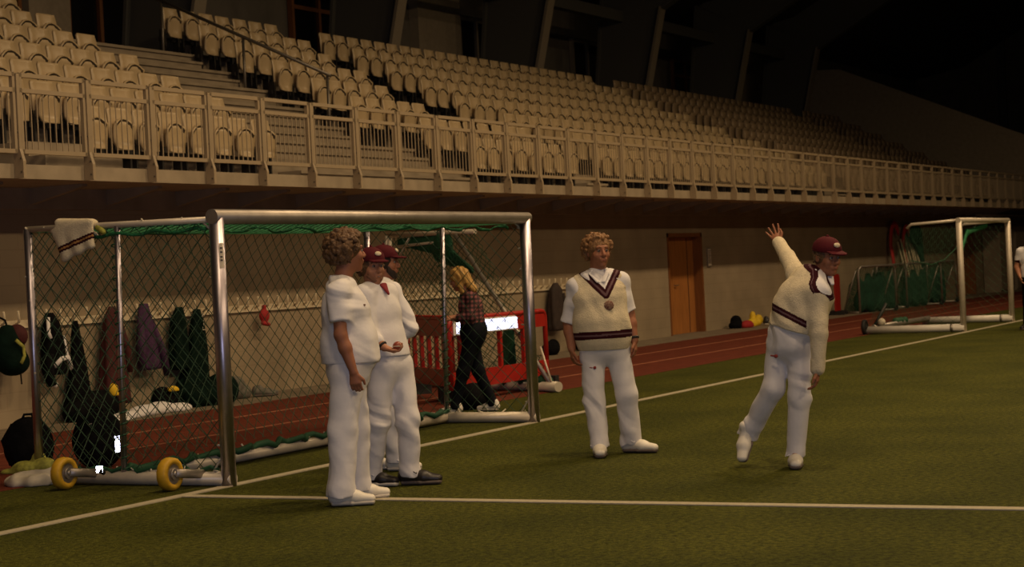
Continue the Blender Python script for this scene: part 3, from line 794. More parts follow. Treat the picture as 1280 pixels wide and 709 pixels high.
def garment(name, label, cat, loc, rows, m, nf=5, fold=.12, ph=0., sleeves=(), sm=None, group=None):
    """hanging cloth: rows of (z, half width, half depth, dx, dy)"""
    o = tag(empty(name, loc), label, cat, group)
    zs = np.linspace(rows[0][0], rows[-1][0], 22); R = []
    for z in zs:
        a = [np.interp(-z, [-r[0] for r in rows], [r[j] for r in rows]) for j in range(1, 5)]
        R.append(ring((a[2], a[3]), a[0], a[1], z, 28, fold*min(1, (rows[0][0]-z)*3), nf, ph+z*1.5))
    MB().loft(R).build('body', m, o, True)
    for s in sleeves:
        MB().tube(s, [.03]+[.055]*(len(s)-2)+[.045], 12).build('sleeve', sm or m, o, True)
    return o
Yh = YW-.14
garment('hanging_jacket', 'black jacket with white trim hanging from the coat rail by the rear goal post', 'jacket', (16.5, Yh, 0),
        [(1.27, .05, .04, 0, 0), (1.15, .13, .07, .02, 0), (.9, .16, .09, .03, 0), (.62, .17, .10, .05, 0), (.56, .16, .09, .05, 0)], BLACKC, ph=1)
jk = bpy.data.objects['hanging_jacket']
for pts, r in (([(-.11, -.075, 1.22), (-.13, -.09, 1.05), (-.11, -.10, .98)], .028), ([(.13, -.085, 1.0), (.17, -.10, .72), (.2, -.10, .6)], .016),
               ([(-.08, -.11, .66), (.03, -.12, .74), (.16, -.11, .75), (.22, -.1, .62)], .03), ([(-.10, -.09, .47), (-.05, -.10, .44)], .035)):
    MB().tube(pts, r, 8, flat=.5).build('white_trim', WHITEF, jk, True)
MB().tube([(-.12, -.06, .8), (-.14, -.08, .55), (-.11, -.08, .45)], .06, 10).build('sleeve', BLACKC, jk, True)
garment('hanging_trousers', 'narrow black garment hanging to the floor from the coat rail', 'garment', (16.93, Yh, 0),
        [(1.16, .03, .03, 0, 0), (1.0, .06, .05, .0, 0), (.7, .10, .07, .02, 0), (.35, .17, .10, .0, 0), (.08, .26, .13, -.02, -.03)], BLACKC, ph=2)
garment('hanging_coat', 'dark red long coat hanging from the coat rail', 'coat', (17.58, Yh, 0),
        [(1.30, .05, .03, .02, 0), (1.18, .12, .06, .0, 0), (.8, .19, .09, .0, 0), (.4, .24, .11, .0, 0), (.14, .27, .12, 0, 0)], REDC, ph=.5,
        sleeves=([(.12, -.02, 1.12), (.18, -.05, .8), (.2, -.06, .5)],))
garment('hanging_jacket', 'purple patterned jacket hanging from the coat rail', 'jacket', (18.19, Yh, 0),
        [(1.31, .07, .04, 0, 0), (1.15, .12, .06, .0, 0), (.8, .17, .09, .02, 0), (.55, .20, .09, .06, 0), (.5, .18, .08, .07, 0)], PURPC, ph=2.5,
        sleeves=([(.1, -.03, 1.1), (.22, -.06, .75), (.32, -.06, .42)], [(-.1, -.03, 1.1), (-.16, -.06, .8), (-.15, -.06, .5)]))
garment('hanging_jacket', 'short dark green jacket hanging beside the long green coat', 'jacket', (18.88, Yh, 0),
        [(1.24, .05, .04, 0, 0), (1.1, .13, .07, -.02, 0), (.8, .16, .09, -.03, 0), (.5, .16, .09, -.04, 0), (.46, .14, .08, -.04, 0)], GREENC, ph=.2)
gc = garment('hanging_coat', 'long dark green coat with white lettering hanging to the floor', 'coat', (19.24, Yh, 0),
        [(1.20, .05, .04, 0, 0), (1.05, .11, .07, .0, 0), (.7, .17, .09, -.02, 0), (.35, .25, .12, -.10, 0), (.05, .42, .15, -.2, -.03)], GREENC, ph=1.2)
lt = MB()
for i, segs in enumerate((((-.5, 0, 0, 1), (0, 1, .5, 0)), ((-.5, 0, .5, 0), (0, 0, 0, 1)), ((0, 0, 0, 1),), ((-.5, 0, -.5, 1), (-.5, 0, .5, 0)))):
    for (a, b_, c, d) in segs:
        z = 1.10-.055*i; lt.tube([(a*.05, -.10, z+b_*.035), (c*.05, -.10, z+d*.035)], .005, 5)
lt.build('white_lettering', PAPER, gc)
garment('hanging_jacket', 'dark brown jacket hanging at the end of the coat rail', 'jacket', (29.55, Yh, 0),
        [(1.24, .05, .04, 0, 0), (1.12, .2, .08, 0, 0), (.8, .24, .10, -.02, 0), (.45, .24, .10, -.03, 0), (.4, .2, .08, -.03, 0)], BROWNC, ph=.8,
        sleeves=([(.2, -.04, 1.05), (.28, -.07, .65), (.27, -.06, .36)],))
hat = tag(empty('woolly_hat', (20.71, Yh, 1.0)), 'small bright red woolly hat hanging on the coat rail alone', 'hat')
h_ = SDF(.012, .03); h_.ell((0, 0, .05), (.10, .05, .09)); h_.ball((.0, 0, .17), .03); h_.cap((0, 0, .1), (0, 0, .16), .03, .015); h_.ecap((-.07, -.02, -.05), (.06, -.02, -.07), (.025, .03), (.025, .03), (0, 0, 1))
h_.build('knitted_body', REDB, hat)
pk = tag(empty('backpack', (15.72, YW-.22, .62)), 'black and green rucksack with a red top hanging on the coat rail', 'backpack')
q = SDF(.015, .06); q.ell((0, 0, .27), (.21, .15, .28)); q.ell((.02, -.08, .13), (.18, .12, .14)); q.build('bag_body', GREENC, pk)
q = SDF(.015, .04); q.ell((.10, -.04, .42), (.12, .12, .13)); q.build('top_pocket', REDC, pk)
MB().tube([(-.06, -.17, .38), (.02, -.2, .3), (.03, -.2, .2), (-.03, -.2, .12)], .02, 8, flat=.5).build('light_stripe', LIME, pk, True)
MB().tube([(.0, 0, .52), (.0, .03, .60), (0, .1, .63)], .012, 6).build('hanging_loop', BLACKC, pk, True)
MB().tube([(.15, -.02, .05), (.16, -.02, -.12)], .008, 6).build('loose_strap', BLACKC, pk, True)

# ---- things lying by the wall
def lump(name, label, cat, loc, balls, m, res=.014, k=.04, rz=0., split=None, part='cloth_body'):
    o = tag(empty(name, loc, rz), label, cat); q = SDF(res, k)
    for b_ in balls: q.ell(b_[:3], b_[3:6])
    q.cut((0, 0, -1), (0, 0, .0)); q.build(part, m, o); return o
def shoe_pair(name, label, loc, rz, upper, sole, s=1., toes=((0, 0), (.14, .04))):
    for i, (dx, dy) in enumerate(toes):
        o = tag(empty(name, (loc[0]+dx, loc[1]+dy, loc[2]), rz+.25*i), label, 'shoe', label)
        shoe_mesh(o, upper, sole, s)
def shoe_mesh(o, upper, sole, s=1., loc=(0, 0, 0), laces=None, fdir=(0, -1), tilt=None):
    """foot pointing along fdir, heel near loc"""
    f = np.array([fdir[0], fdir[1], 0.]); f /= np.linalg.norm(f); sd = np.array([-f[1], f[0], 0]); u = np.array([0, 0, 1.])
    if tilt: f2 = f*math.cos(tilt)-u*math.sin(tilt); u = f*math.sin(tilt)+u*math.cos(tilt); f = f2
    L = vec(*loc)
    def P(a, b, c): return L+s*(a*f+b*sd+c*u)
    q = SDF(.007, .025)
    q.ecap(P(-.02, 0, .055), P(.10, 0, .05), (.040*s, .048*s), (.044*s, .040*s), sd); q.ecap(P(.10, 0, .045), P(.19, .006, .036), (.046*s, .036*s), (.036*s, .026*s), sd)
    q.cap(P(-.02, 0, .06), P(-.015, 0, .10), .04*s, .036*s); q.cut(-u, P(0, 0, .018))
    q.build('shoe_upper', upper, o)
    q = SDF(.007, .01); q.ecap(P(-.03, 0, .018), P(.08, 0, .018), (.043*s, .018*s), (.044*s, .018*s), sd); q.ecap(P(.08, 0, .018), P(.195, .006, .018), (.05*s, .018*s), (.038*s, .018*s), sd)
    q.build('shoe_sole', sole, o)
    if laces:
        mb = MB()
        for k in range(4):
            a = .055+.028*k; h = .094-.011*k
            mb.tube([P(a, -.028, h-.012), P(a, 0, h), P(a, .028, h-.012)], .005*s, 5)
        mb.tube([P(.05, -.02, .095), P(.03, -.06, .10), P(.07, -.065, .075), P(.06, -.02, .09)], .004, 5)
        mb.build('laces', laces, o, True)
lump('towel', 'crumpled white towel lying along the foot of the wall', 'towel', (17.35, 13.95, .012),
     [(-.75, -.15, .0, .3, .08, .04), (-.4, -.05, .03, .3, .10, .06), (0, .02, .05, .28, .13, .08), (.3, .06, .05, .25, .14, .09), (.62, .02, .03, .22, .12, .07)], WHITEF)
lump('sports_bag', 'black sports bag slumped beside the hanging trousers', 'bag', (16.95, 14.38, .012),
     [(-.2, 0, .1, .3, .18, .16), (.15, .05, .13, .3, .18, .2), (-.05, .05, .2, .16, .12, .12)], BLACKC)
lump('yellow_bib', 'crumpled yellow bib on top of the black sports bag', 'bib', (17.2, 14.3, .26), [(0, 0, .06, .07, .05, .09), (.06, 0, .0, .06, .05, .05)], YELC)
lump('sports_bag', 'dark green sports bag lying under the long green coat', 'bag', (19.0, 14.2, .012),
     [(-.2, -.05, .13, .28, .2, .18), (.15, 0, .16, .25, .2, .22), (-.45, -.05, .1, .18, .16, .13)], GREENC)
lump('kit_bag', 'small black kit bag with a yellow patch beside the towel', 'bag', (18.2, 14.38, .012), [(0, 0, .12, .17, .13, .16), (.15, 0, .1, .13, .13, .12)], BLACKC)
lump('yellow_glove', 'yellow glove on the small black kit bag', 'glove', (18.22, 14.24, .23), [(0, 0, .03, .09, .03, .04), (.07, 0, .01, .05, .03, .025)], YELC)
shoe_pair('trainer', 'pale trainer at the foot of the wall beside the green bag', (20.05, 14.3, .012), .6, MATS.get('grey_cloth') or mat('grey_cloth', (.13, .12, .10), .8, var=.4, vscale=16), SOLEG, 1.1)
lump('helmet_bag', 'pale grey bundle on the floor beside the dark green bag', 'bundle', (19.72, 14.4, .012), [(0, 0, .14, .17, .12, .16), (.1, -.05, .08, .12, .1, .1)], mat('grey_cloth', (.13, .12, .10), .8, var=.4, vscale=16))
for i, x in enumerate((28.75, 30.05)):
    lump('boot_bag', ('black boot bag under the coat rail end', 'black bag lying at the wall beside the brown jacket')[i], 'bag', (x, 14.35, .012), [(0, 0, .1, .22, .14, .13), (.15, .02, .14, .12, .11, .13)], BLACKC)
# right of the door
b1 = lump('sports_bag', 'black bag with a red side lying on the floor by the brown door', 'bag', (38.05, 14.4, .012), [(-.1, .06, .06, .24, .15, .11), (-.05, .08, .16, .14, .12, .12)], BLACKC)
q = SDF(.014, .03); q.ell((.12, -.1, .05), (.26, .13, .11)); q.cut((0, 0, -1), (0, 0, 0)); q.build('red_side', REDB, b1)
lump('yellow_bundle', 'bright yellow folded bib bundle at the foot of the wall', 'bib', (39.0, 14.42, .012), [(-.16, 0, .06, .17, .12, .12), (-.04, .03, .18, .09, .07, .15), (.06, 0, .08, .12, .12, .1), (.34, .04, .12, .15, .09, .12)], YELC)
for i, x in enumerate((39.18, 39.62)):
    o = tag(empty('trainer', (x, 14.2, .012), .3), ('black trainer with white sole leaning on the yellow bundle', 'black trainer with white sole standing beyond the yellow bundle')[i], 'shoe')
    shoe_mesh(o, SHOEB, SOLEW, 1.5)

# ---- retro-reflective sheet built from tiny corner cubes
def retro(name, parent, w, h, loc, normal, axis, cell=.03):
    """reflective sheet: rows of small upright mirror facets, each turned along axis, with plain backs"""
    n = nrm(normal); sd = nrm(np.cross((0, 0, 1), n)); u2 = np.cross(n, sd); ax = nrm(axis)
    fs = nrm(np.cross((0, 0, 1), ax)); fu = np.cross(ax, fs); mb = MB(); N = max(1, int(round(w/cell))); st = w/N; M_ = max(1, int(round(h/cell))); sh_ = h/M_
    fw_ = st*abs(float(np.dot(sd, fs)))/2*1.04
    for i in range(N):
        for j in range(M_):
            c = vec(*loc)+sd*(-w/2+(i+.5)*st)+u2*(-h/2+(j+.5)*sh_); k = len(mb.v)
            for (a, b) in ((-1, -1), (1, -1), (1, 1), (-1, 1)): mb.v.append(tuple(c+fs*a*fw_+fu*b*sh_*.51))
            q_ = [mb.v[k+t] for t in range(4)]; mb.v += [tuple(np.array(v)-n*.012) for v in q_]
            mb.f += [(k, k+1, k+2, k+3), (k+4, k+7, k+6, k+5)]+[(k+t, k+4+t, k+4+(t+1) % 4, k+(t+1) % 4) for t in range(4)]
    me = bpy.data.meshes.new(name); me.from_pydata(mb.v, [], mb.f); me.update()
    return tag(link_mesh(name, me, RETRO, parent), kind='stuff')

# ---- red plastic barriers
def barrier(label, a, b_, h=1.0, panels=True):
    a, b_ = Vector((*a, 0)), Vector((*b_, 0)); d = (b_-a); Ln = d.length
    o = tag(empty('safety_barrier', a, math.atan2(d.y, d.x)), label, 'barrier')
    T = .03
    def arch(x0, x1, z0, z1, n=8):
        r = min(.09, (x1-x0)/2); return [(x0, z0)]+[(x0+r-r*math.cos(t), z1-r+r*math.sin(t)) for t in np.linspace(0, math.pi/2, n)]+[(x1-r+r*math.sin(t), z1-r+r*math.cos(t)) for t in np.linspace(0, math.pi/2, n)]+[(x1, z0)]
    pts = arch(.03, Ln-.03, .18, h-.03)
    MB().tube([(x, 0, z) for x, z in pts], .032, 8).build('outer_frame', REDP, o, True)
    MB().bb((.03, -T, .16), (Ln-.03, T, .36)).build('lower_band', REDP, o)
    if panels: MB().bb((.05, -.02, h-.22), (Ln-.05, .02, h-.06)).build('upper_band', REDP, o)
    else:
        MB().bb((.05, -.02, h-.25), (Ln-.05, .02, h-.04)).build('upper_band', REDP, o)
    nb = 7 if not panels else 4
    for k in range(1, nb):
        x = .03+(Ln-.06)*k/nb
        MB().bb((x-.028, -.022, .34), (x+.028, .022, h-.2)).build('upright_bar', REDP, o)
    for x in (.2, Ln-.2): MB().prism([(x-.05, .17), (x+.05, .17), (x+.05, 0), (x-.05, 0)], -.22, .22, 'y').build('foot', BLKR, o)
    return o
ba = barrier('red plastic barrier without reflective panels behind the striding player', (18.95, 10.62), (20.3, 12.15), 1.0, False)
bb_ = barrier('red plastic barrier with white reflective panels behind the blonde woman', (18.5, 10.53), (21.0, 10.53), 1.0)
for x, w in ((.26, .34), (1.2, .86)):
    pnl = MB().bb((x-w/2, -.035, .785), (x+w/2, -.022, .95)).build('reflective_panel', mat('white_panel', (.85, .85, .85), .4), bb_)
    retro('reflective_sheet', pnl, w-.03, .135, (x, -.060, .868), (0, -1, 0), (-(18.5+x), -10.48, .70), .035)

# ---- goal-side bags and cloths
def rucksack(label, loc, rz, s=1.):
    o = tag(empty('backpack', loc, rz), label, 'backpack'); q = SDF(.012, .06)
    q.ell((0, 0, .2*s), (.2*s, .14*s, .22*s)); q.ell((.0, .02, .3*s), (.15*s, .11*s, .13*s)); q.ell((0, -.1*s, .14*s), (.16*s, .09*s, .13*s)); q.cut((0, 0, -1), (0, 0, .004))
    q.build('bag_body', BLACKC, o)
    MB().tube([(-.05*s, 0, .41*s), (-.03*s, -.02, .46*s), (.03*s, -.02, .46*s), (.05*s, 0, .41*s)], .012, 8).build('grab_handle', BLACKC, o, True)
    for sx in (-1, 1): MB().tube([(sx*.1*s, .1*s, .38*s), (sx*.17*s, .16*s, .25*s), (sx*.12*s, .13*s, .05*s)], .018, 8, flat=.4).build('shoulder_strap', BLACKC, o, True)
    return o
def RAX(o): v = Matrix.Rotation(-o.rotation_euler.z, 3, 'Z') @ Vector((-o.location.x, -o.location.y, 1.35)); return tuple(v)
rk1 = rucksack('black rucksack standing on the track behind the rear goal post', (12.05, 10.95, .004), -.6, 1.05)
rk2 = rucksack('black rucksack with a reflective strip standing behind the goal base bar', (12.40, 10.5, .004), -1.0, 1.1)
vr = nrm((RAX(rk2)[0], RAX(rk2)[1], 0)); sr = np.array((-vr[1], vr[0], 0))
retro('reflective_strip', rk2, .045, .14, tuple(vr*.185+sr*.155+np.array((0, 0, .2))), tuple(vr+.5*sr), RAX(rk2), .02)
MB().box((-.04, -.115, .36), (.03, .012, .04)).build('pale_patch', PAPER, rk2)
ks = tag(empty('kit_sheet', (11.22, 10.16, 0)), 'crumpled pale sheet on the ground by the rear goal post', 'cloth')
q = SDF(.012, .05)
for e in ((.0, .0, .03, .14, .14, .07), (-.06, .10, .03, .11, .13, .06), (.08, -.10, .05, .11, .10, .09), (.08, .06, .06, .11, .11, .08)): q.ell(e[:3], e[3:])
q.disp = lambda X, Y, Z: .014*np.sin(Y*38+X*25+3*np.sin(X*19)); q.cut((0, 0, -1), (0, 0, .002)); q.build('folded_cloth', mat('pale_sheet', (.5, .45, .35), .85, var=.15, vscale=12), ks)
lump('shin_pads', 'heap of lime and white straps on the pale sheet', 'straps', (11.24, 10.16, .09),
     [(0, .1, .04, .08, .12, .06), (.05, -.05, .06, .08, .1, .06), (.1, .05, .11, .05, .06, .05), (-.02, .24, .0, .05, .1, .04)], LIME)
ft = tag(empty('reflector_disc', (11.12, 9.42, .11)), 'small round reflector clipped on the goal base bar', 'reflector')
retro('reflective_face', ft, .05, .05, (0, 0, .03), (-.8, -.6, .05), (-11.12, -9.42, 1.42), .02); MB().tube([(.0, 0, .02), (.05, .0, .0)], .02, 8).build('clip', BLKR, ft)

# draped sweater on the goal's top side bar
sw = tag(empty('cream_sweater', (GX, 9.66, 2.0)), 'cream cricket sweater with dark stripes draped over the goal side bar', 'sweater')
q = SDF(.008, .03)
q.ecap((-.01, .17, .035), (-.01, -.15, .02), (.05, .035), (.045, .03), (1, 0, 0)); q.ecap((-.05, .14, .0), (-.06, .06, -.24), (.10, .018), (.07, .018), (0, 1, 0)); q.ecap((-.05, -.06, .0), (-.06, -.10, -.18), (.11, .018), (.11, .018), (0, 1, 0))
q.ecap((-.05, .04, .0), (-.06, -.02, -.2), (.12, .02), (.12, .018), (0, 1, 0)); q.ecap((.05, .05, .0), (.05, .02, -.12), (.16, .02), (.15, .018), (0, 1, 0))
q.disp = lambda X, Y, Z: .006*np.sin(Y*45+np.sin(Z*20)*1.2)*np.clip(-Z*8, 0, 1)
def band(lo, hi): return lambda C: (C[:, 0] < .0) & (C[:, 2] < -.02) & ((C[:, 2]+.135-.30*(-C[:, 1])) > lo) & ((C[:, 2]+.135-.30*(-C[:, 1])) < hi)
q.build('knitted_body', CREAM, sw, split=[(band(-.028, -.010), 'dark_stripe', MAROON), (band(-.010, .004), 'gold_stripe', mat('gold_wool', (.35, .17, .05), .9)), (band(.004, .022), 'dark_stripe', MAROON)])
q = SDF(.01, .03); q.cap((.0, -.2, -.02), (-.03, -.27, -.06), .03, .022); q.build('cuff', LIME, sw)

# bag at the woman's feet
lump('holdall', 'black holdall on the turf at the feet of the blonde woman', 'bag', (17.98, 9.95, 0), [(0, 0, .12, .22, .16, .14), (.1, .05, .16, .16, .14, .12), (-.14, 0, .1, .1, .1, .1)], BLACKC)

# ---- far right: parked mini goals, hoops, poles, banner, wall pipe
def mini_goal(label, loc, rz, w=1.7, h=1.15):
    o = tag(empty('mini_goal', loc, rz), label, 'goal', None)
    r = .15; pts = [(0, 0, 0), (0, 0, h-r)]+[(r-r*math.cos(t), 0, h-r+r*math.sin(t)) for t in np.linspace(0, math.pi/2, 6)][1:]+[(w-r+r*math.sin(t), 0, h-r+r*math.cos(t)) for t in np.linspace(0, math.pi/2, 6)]+[(w, 0, 0)]
    MB().tube(pts, .028, 8).build('front_frame', ALUD, o, True)
    MB().tube([(0, 0, .03), (0, .5, .03), (w, .5, .03), (w, 0, .03)], .022, 8).build('base_frame', ALUD, o, True)
    MB().tube([(0, .5, .03), (0, .08, h-.1)], .018, 6).build('back_stay', ALUD, o, True); MB().tube([(w, .5, .03), (w, .08, h-.1)], .018, 6).build('back_stay', ALUD, o, True)
    n = MB(); net_panel(n, ((0, .5, .05), (w, .5, .05), (w, .05, h-.03), (0, .05, h-.03)), .075, .006, (0, .05, -.03), 11); net_panel(n, ((0, 0, .05), (0, .5, .05), (0, .3, .7), (0, .02, h-.1)), .075, .006, (0, 0, 0), 12)
    tag(n.build('net', NETG, o), kind='stuff'); wheel(o, (w-.05, -.03, .07), .07, .04, BLKR, BLKR)
    return o
for i, (x, y) in enumerate(((44.9, 13.95), (46.6, 14.0), (48.4, 13.75), (50.3, 13.7))):
    mg = mini_goal(('low green netted mini goal parked next to the red board', 'second green netted mini goal along the wall from the red board',
               'third green netted mini goal along the wall from the red board', 'green netted mini goal under the leaning poles and red hoops')[i], (x, y-.1, .012), (-.35, -.2, -.3, -.25)[i], (1.5, 1.6, 1.7, 1.6)[i])
    q = SDF(.03, .06); q.ecap((.25, .25, .25), (1.2, .25, .25), (.2, .10), (.25, .1), (0, 0, 1)); q.ecap((.3, .2, .6), (1.2, .2, .65), (.3, .05), (.3, .05), (0, 0, 1)); q.cut((0, 0, -1), (0, 0, 0))
    q.disp = lambda X, Y, Z: .02*np.sin(X*14+2*Z); q.build('net_cloth', mat('net_cloth_dark', (.006, .05, .026), .85, var=.3, vscale=14), mg)
rbn = tag(empty('red_board', (44.55, 14.3, .012), .1), 'upright red board standing by the mini goals', 'board')
MB().prism([(-.28, .1), (.28, .1), (.28, .9), (.2, 1.0), (-.2, 1.0), (-.28, .9)], -.02, .02, 'y').build('panel', REDP, rbn)
for x in (-.2, .2): MB().bb((x-.04, -.2, 0), (x+.04, .2, .1)).build('foot', BLKR, rbn)
for i, (x, R, z0) in enumerate(((50.9, .55, .2), (52.1, .5, .2))):
    h_ = tag(empty('flag_hoop', (x, 14.55, .012)), ('tall dark red curved hoop leaning on the wall behind the mini goals', 'shorter dark red hoop behind the leaning poles')[i], 'hoop')
    H = 2.25-.1*i; pts = [(-R, -.1, .0), (-R*.95, -.02, H*.55)]+[(-R*.8*math.cos(t)-.05, .05, H*.7+H*.3*math.sin(t)) for t in np.linspace(.1, 2.6, 12)]
    MB().tube(pts, [.06]+[.10]*(len(pts)-2)+[.04], 8, flat=.4).build('curved_pole', mat('hoop_red', (.45, .03, .028), .6), h_, True)
    MB().bb((-R-.2, -.25, 0), (-R+.2, .05, .05)).build('foot_plate', BLKR, h_)
for i in range(7):
    o = tag(empty('leaning_pole', (51.0+.28*i, 14.3, .012)), 'pale thin pole leaning on the wall behind the mini goals', 'pole', 'pale poles leaning on the wall')
    MB().tube([(0, -.1, 0), (.32, .36, 1.75+.08*math.sin(i*2))], .026, 8).build('shaft', HOOK, o, True); MB().tube([(0, -.1, 0), (.012, -.083, .07)], .03, 8).build('end_cap', BLKR, o, True)
nb_ = tag(empty('hanging_net', (52.6, 14.5, 1.55)), 'dark green bundle of net hanging on top of the leaning poles', 'net')
q = SDF(.03, .08); q.ell((0, 0, .4), (.42, .16, .3)); q.ecap((.3, 0, .3), (.55, 0, -.5), (.2, .1), (.12, .08), (1, 0, 0)); q.build('bundle', MATS['net_cloth_dark'], nb_)
MB().tube([(-.1, .05, .6), (0, .2, .7)], .02, 6).build('tie', TWINE, nb_, True)
wp = tag(empty('wall_pipe', (59.6, 14.45, 2.53)), 'pale horizontal pipe fixed high on the wall behind the small goal', 'pipe')
MB().tube([(0, 0, 0), (9, 0, 0)], .035, 8).build('pipe', HOOK, wp, True)
for x in (.3, 3, 6, 8.7): MB().tube([(x, 0, 0), (x, .29, 0)], .02, 6).build('bracket', STEEL, wp, True)
for i, (a, b_) in enumerate(((61.3, 63.2), (63.6, 65.6))):
    lk = tag(empty('tall_locker', ((a+b_)/2, 14.42, .012)), ('pale tall panel locker beside the far wooden door', 'pale tall panel locker next to the other panel locker')[i], 'locker')
    hw = (b_-a)/2
    MB().bb((-hw, -.25, 0), (hw, .28, 2.0)).build('carcass', CONC, lk)
    for s in (-1, 1):
        dd = MB().bb((min(0, s*hw)+.02, -.28, .06), (max(0, s*hw)-.02, -.25, 1.95)).build('locker_door', PALEW, lk); MB().bb((s*.06-.015, -.30, .95), (s*.06+.015, -.28, 1.1)).build('handle', STEEL, dd)
# ================================================================== PEOPLE
# local frame of a person: x to the right across the view line, y away from the camera, z up
def frame(f, pitch=0.):
    f = nrm((f[0], f[1], 0)); u = vec(0, 0, 1.); s = np.cross(f, u)      # s: the person's right
    f2 = f*math.cos(pitch)+u*math.sin(pitch); u2 = -f*math.sin(pitch)+u*math.cos(pitch)
    return f2, s, u2
def add_head(q, c, F, sc=1., beard=False):
    f, s, u = F; ax = np.stack([f, s, u])
    def P(a, b, d): return c+sc*(a*f+b*s+d*u)
    q.ell(P(-.012, 0, .018), np.array((.096, .076, .098))*sc, ax, .02)
    q.ell(P(.030, 0, -.052), np.array((.062, .057, .080))*sc, ax, .03)
    q.ball(P(.066, 0, -.108), .024*sc, .025)
    q.cap(P(.088, 0, .004), P(.108, 0, -.032), .010*sc, .015*sc, .012)
    q.cap(P(.1, -.012, -.038), P(.1, .012, -.038), .009*sc, .009*sc, .008)
    q.cap(P(.078, -.036, .022), P(.078, .036, .022), .014*sc, .014*sc, .014)
    for b in (-1, 1):
        q.ball(P(.098, .031*b, .0), .015*sc, .012, 's')
        q.ball(P(.060, .042*b, -.035), .022*sc, .025)
        q.ell(P(-.012, .078*b, -.012), np.array((.020, .010, .032))*sc, ax, .008)
    q.cap(P(.088, -.020, -.064), P(.088, .020, -.064), .010*sc, .010*sc, .008)
    q.cap(P(.086, -.017, -.076), P(.086, .017, -.076), .010*sc, .010*sc, .008)
def face_parts(root, c, F, sc=1., smile=False, brows=None):
    f, s, u = F
    def P(a, b, d): return tuple(c+sc*(a*f+b*s+d*u))
    for b in (-1, 1):
        e = SDF(.004, .002); e.ball(P(.079, .031*b, .0), .0115*sc); eo = e.build('eye', EYEW, root)
        e = SDF(.003, .002); e.ball(P(.0868, .031*b, .0), .0066*sc); e.build('iris', EYED, eo)
        if brows: MB().tube([P(.090, .012*b, .022), P(.090, .032*b, .029), P(.080, .050*b, .022)], .0045, 6).build('eyebrow', brows, root, True)
    mo = MB(); mo.tube([P(.086, -.026, -.066 if smile else -.071), P(.098, 0, -.072), P(.086, .026, -.066 if smile else -.071)], .005*sc, 6); mo.build('lips', LIPS, root, True)
    if smile: MB().tube([P(.090, -.018, -.070), P(.0995, 0, -.0745), P(.090, .018, -.070)], .004*sc, 6).build('teeth', EYEW, root, True)
def hand(q, w, d, palm_n, curl=.5, thumb=None, sc=1., spread=.0):
    """w wrist, d direction of the hand, palm_n direction the palm faces; thumb: side direction of the thumb"""
    d = nrm(d); pn = nrm(np.asarray(palm_n, float)-d*(np.dot(palm_n, d))); sd = np.cross(d, pn)
    if thumb is not None and np.dot(sd, thumb) < 0: sd = -sd
    kn = w+d*.088*sc
    q.ecap(w+d*.012, kn-d*.012, (.030*sc, .020*sc), (.040*sc, .015*sc), sd, .012)
    for i, (o, L) in enumerate(((.030, .074), (.010, .084), (-.010, .078), (-.029, .060))):
        b = kn+sd*o*sc-d*.012; dirs = d+sd*spread*(o/.03); a = curl*.55
        p1 = b+L*.5*sc*nrm(dirs*math.cos(a)+pn*math.sin(a)); p2 = p1+L*.36*sc*nrm(dirs*math.cos(a*2.4)+pn*math.sin(a*2.4)); p3 = p2+L*.28*sc*nrm(dirs*math.cos(a*3.6)+pn*math.sin(a*3.6))
        q.cap(b, p1, .0095*sc, .0088*sc, .004); q.cap(p1, p2, .0088*sc, .008*sc, .004); q.cap(p2, p3, .008*sc, .007*sc, .004)
    t0 = w+d*.03*sc+sd*.026*sc; t1 = t0+.042*sc*nrm(d*.7+sd*.6+pn*.25); t2 = t1+.034*sc*nrm(d*.95+sd*.1+pn*.35)
    q.cap(t0, t1, .013*sc, .011*sc, .008); q.cap(t1, t2, .0105*sc, .008*sc, .004)
def lerp(a, b, t): return np.asarray(a, float)*(1-t)+np.asarray(b, float)*t
def folds(amp, f1, f2, ph=0.):
    """uneven soft creases: some running down the cloth, some slanting across it, fading in and out"""
    def fn(X, Y, Z):
        w = .5*np.sin(Z*9+ph)+.4*np.sin(Z*17+2*ph+X*8)+.3*np.sin(X*14-Y*11+ph)
        a = np.sin(X*f1*.62+Y*f2*.4+Z*7+3.2*w+ph); b = np.sin(Y*f1*.55-X*f2*.35-Z*12+3*w+1.7*ph)
        c = np.sin(Z*30+X*26-Y*19+4.5*w+2.3*ph)
        ma = np.clip(.5+np.sin(Z*6.3+X*9+ph*2.1), 0, 1); mb_ = np.clip(.4+np.sin(Z*8.7-Y*12+ph*1.3), 0, 1); mc = np.clip(np.sin(Z*5.1+ph*3+X*7)+.1, 0, 1)
        return 1.7*amp*(.42*a*ma+.34*b*mb_+.46*c*np.abs(c)*mc)
    return fn
def legs(q, J, rs, k=.03):
    for s in 'RL':
        q.cap(J['hip'+s], J['k'+s], rs[0], rs[1], k); q.cap(J['k'+s], J['a'+s], rs[1], rs[2], k)
def curls(root, c, F, sc, m, n=170, rad=.112, seed=1, r=(.012, .02), back=-.14, front=.045, name='curly_hair', up_=.0, side=.0):
    f, s, u = F; rr = random.Random(seed); q = SDF(.005, .007)
    ax = np.stack([f, s, u])
    q.ell(c+sc*(-.022*f+.028*u), np.array((.107, .094, .108))*sc, ax, .02)
    k = 0
    while k < n:
        d = np.array([rr.gauss(0, 1) for _ in range(3)]); d /= np.linalg.norm(d)
        a, b, z = d @ f, d @ s, d @ u
        if a > .35 and z < .62: continue
        if a > -.05 and z < -.15: continue
        if z < -.75: continue
        p = c+sc*(-.018*f+.02*u)+sc*d*np.array([1, 1, 1])*(rad+rr.uniform(-.008, .014))*(1+up_*max(0, z)+side*max(0, -a))
        q.ball(p, rr.uniform(*r)*sc, .006); k += 1
    return q.build(name, m, root)
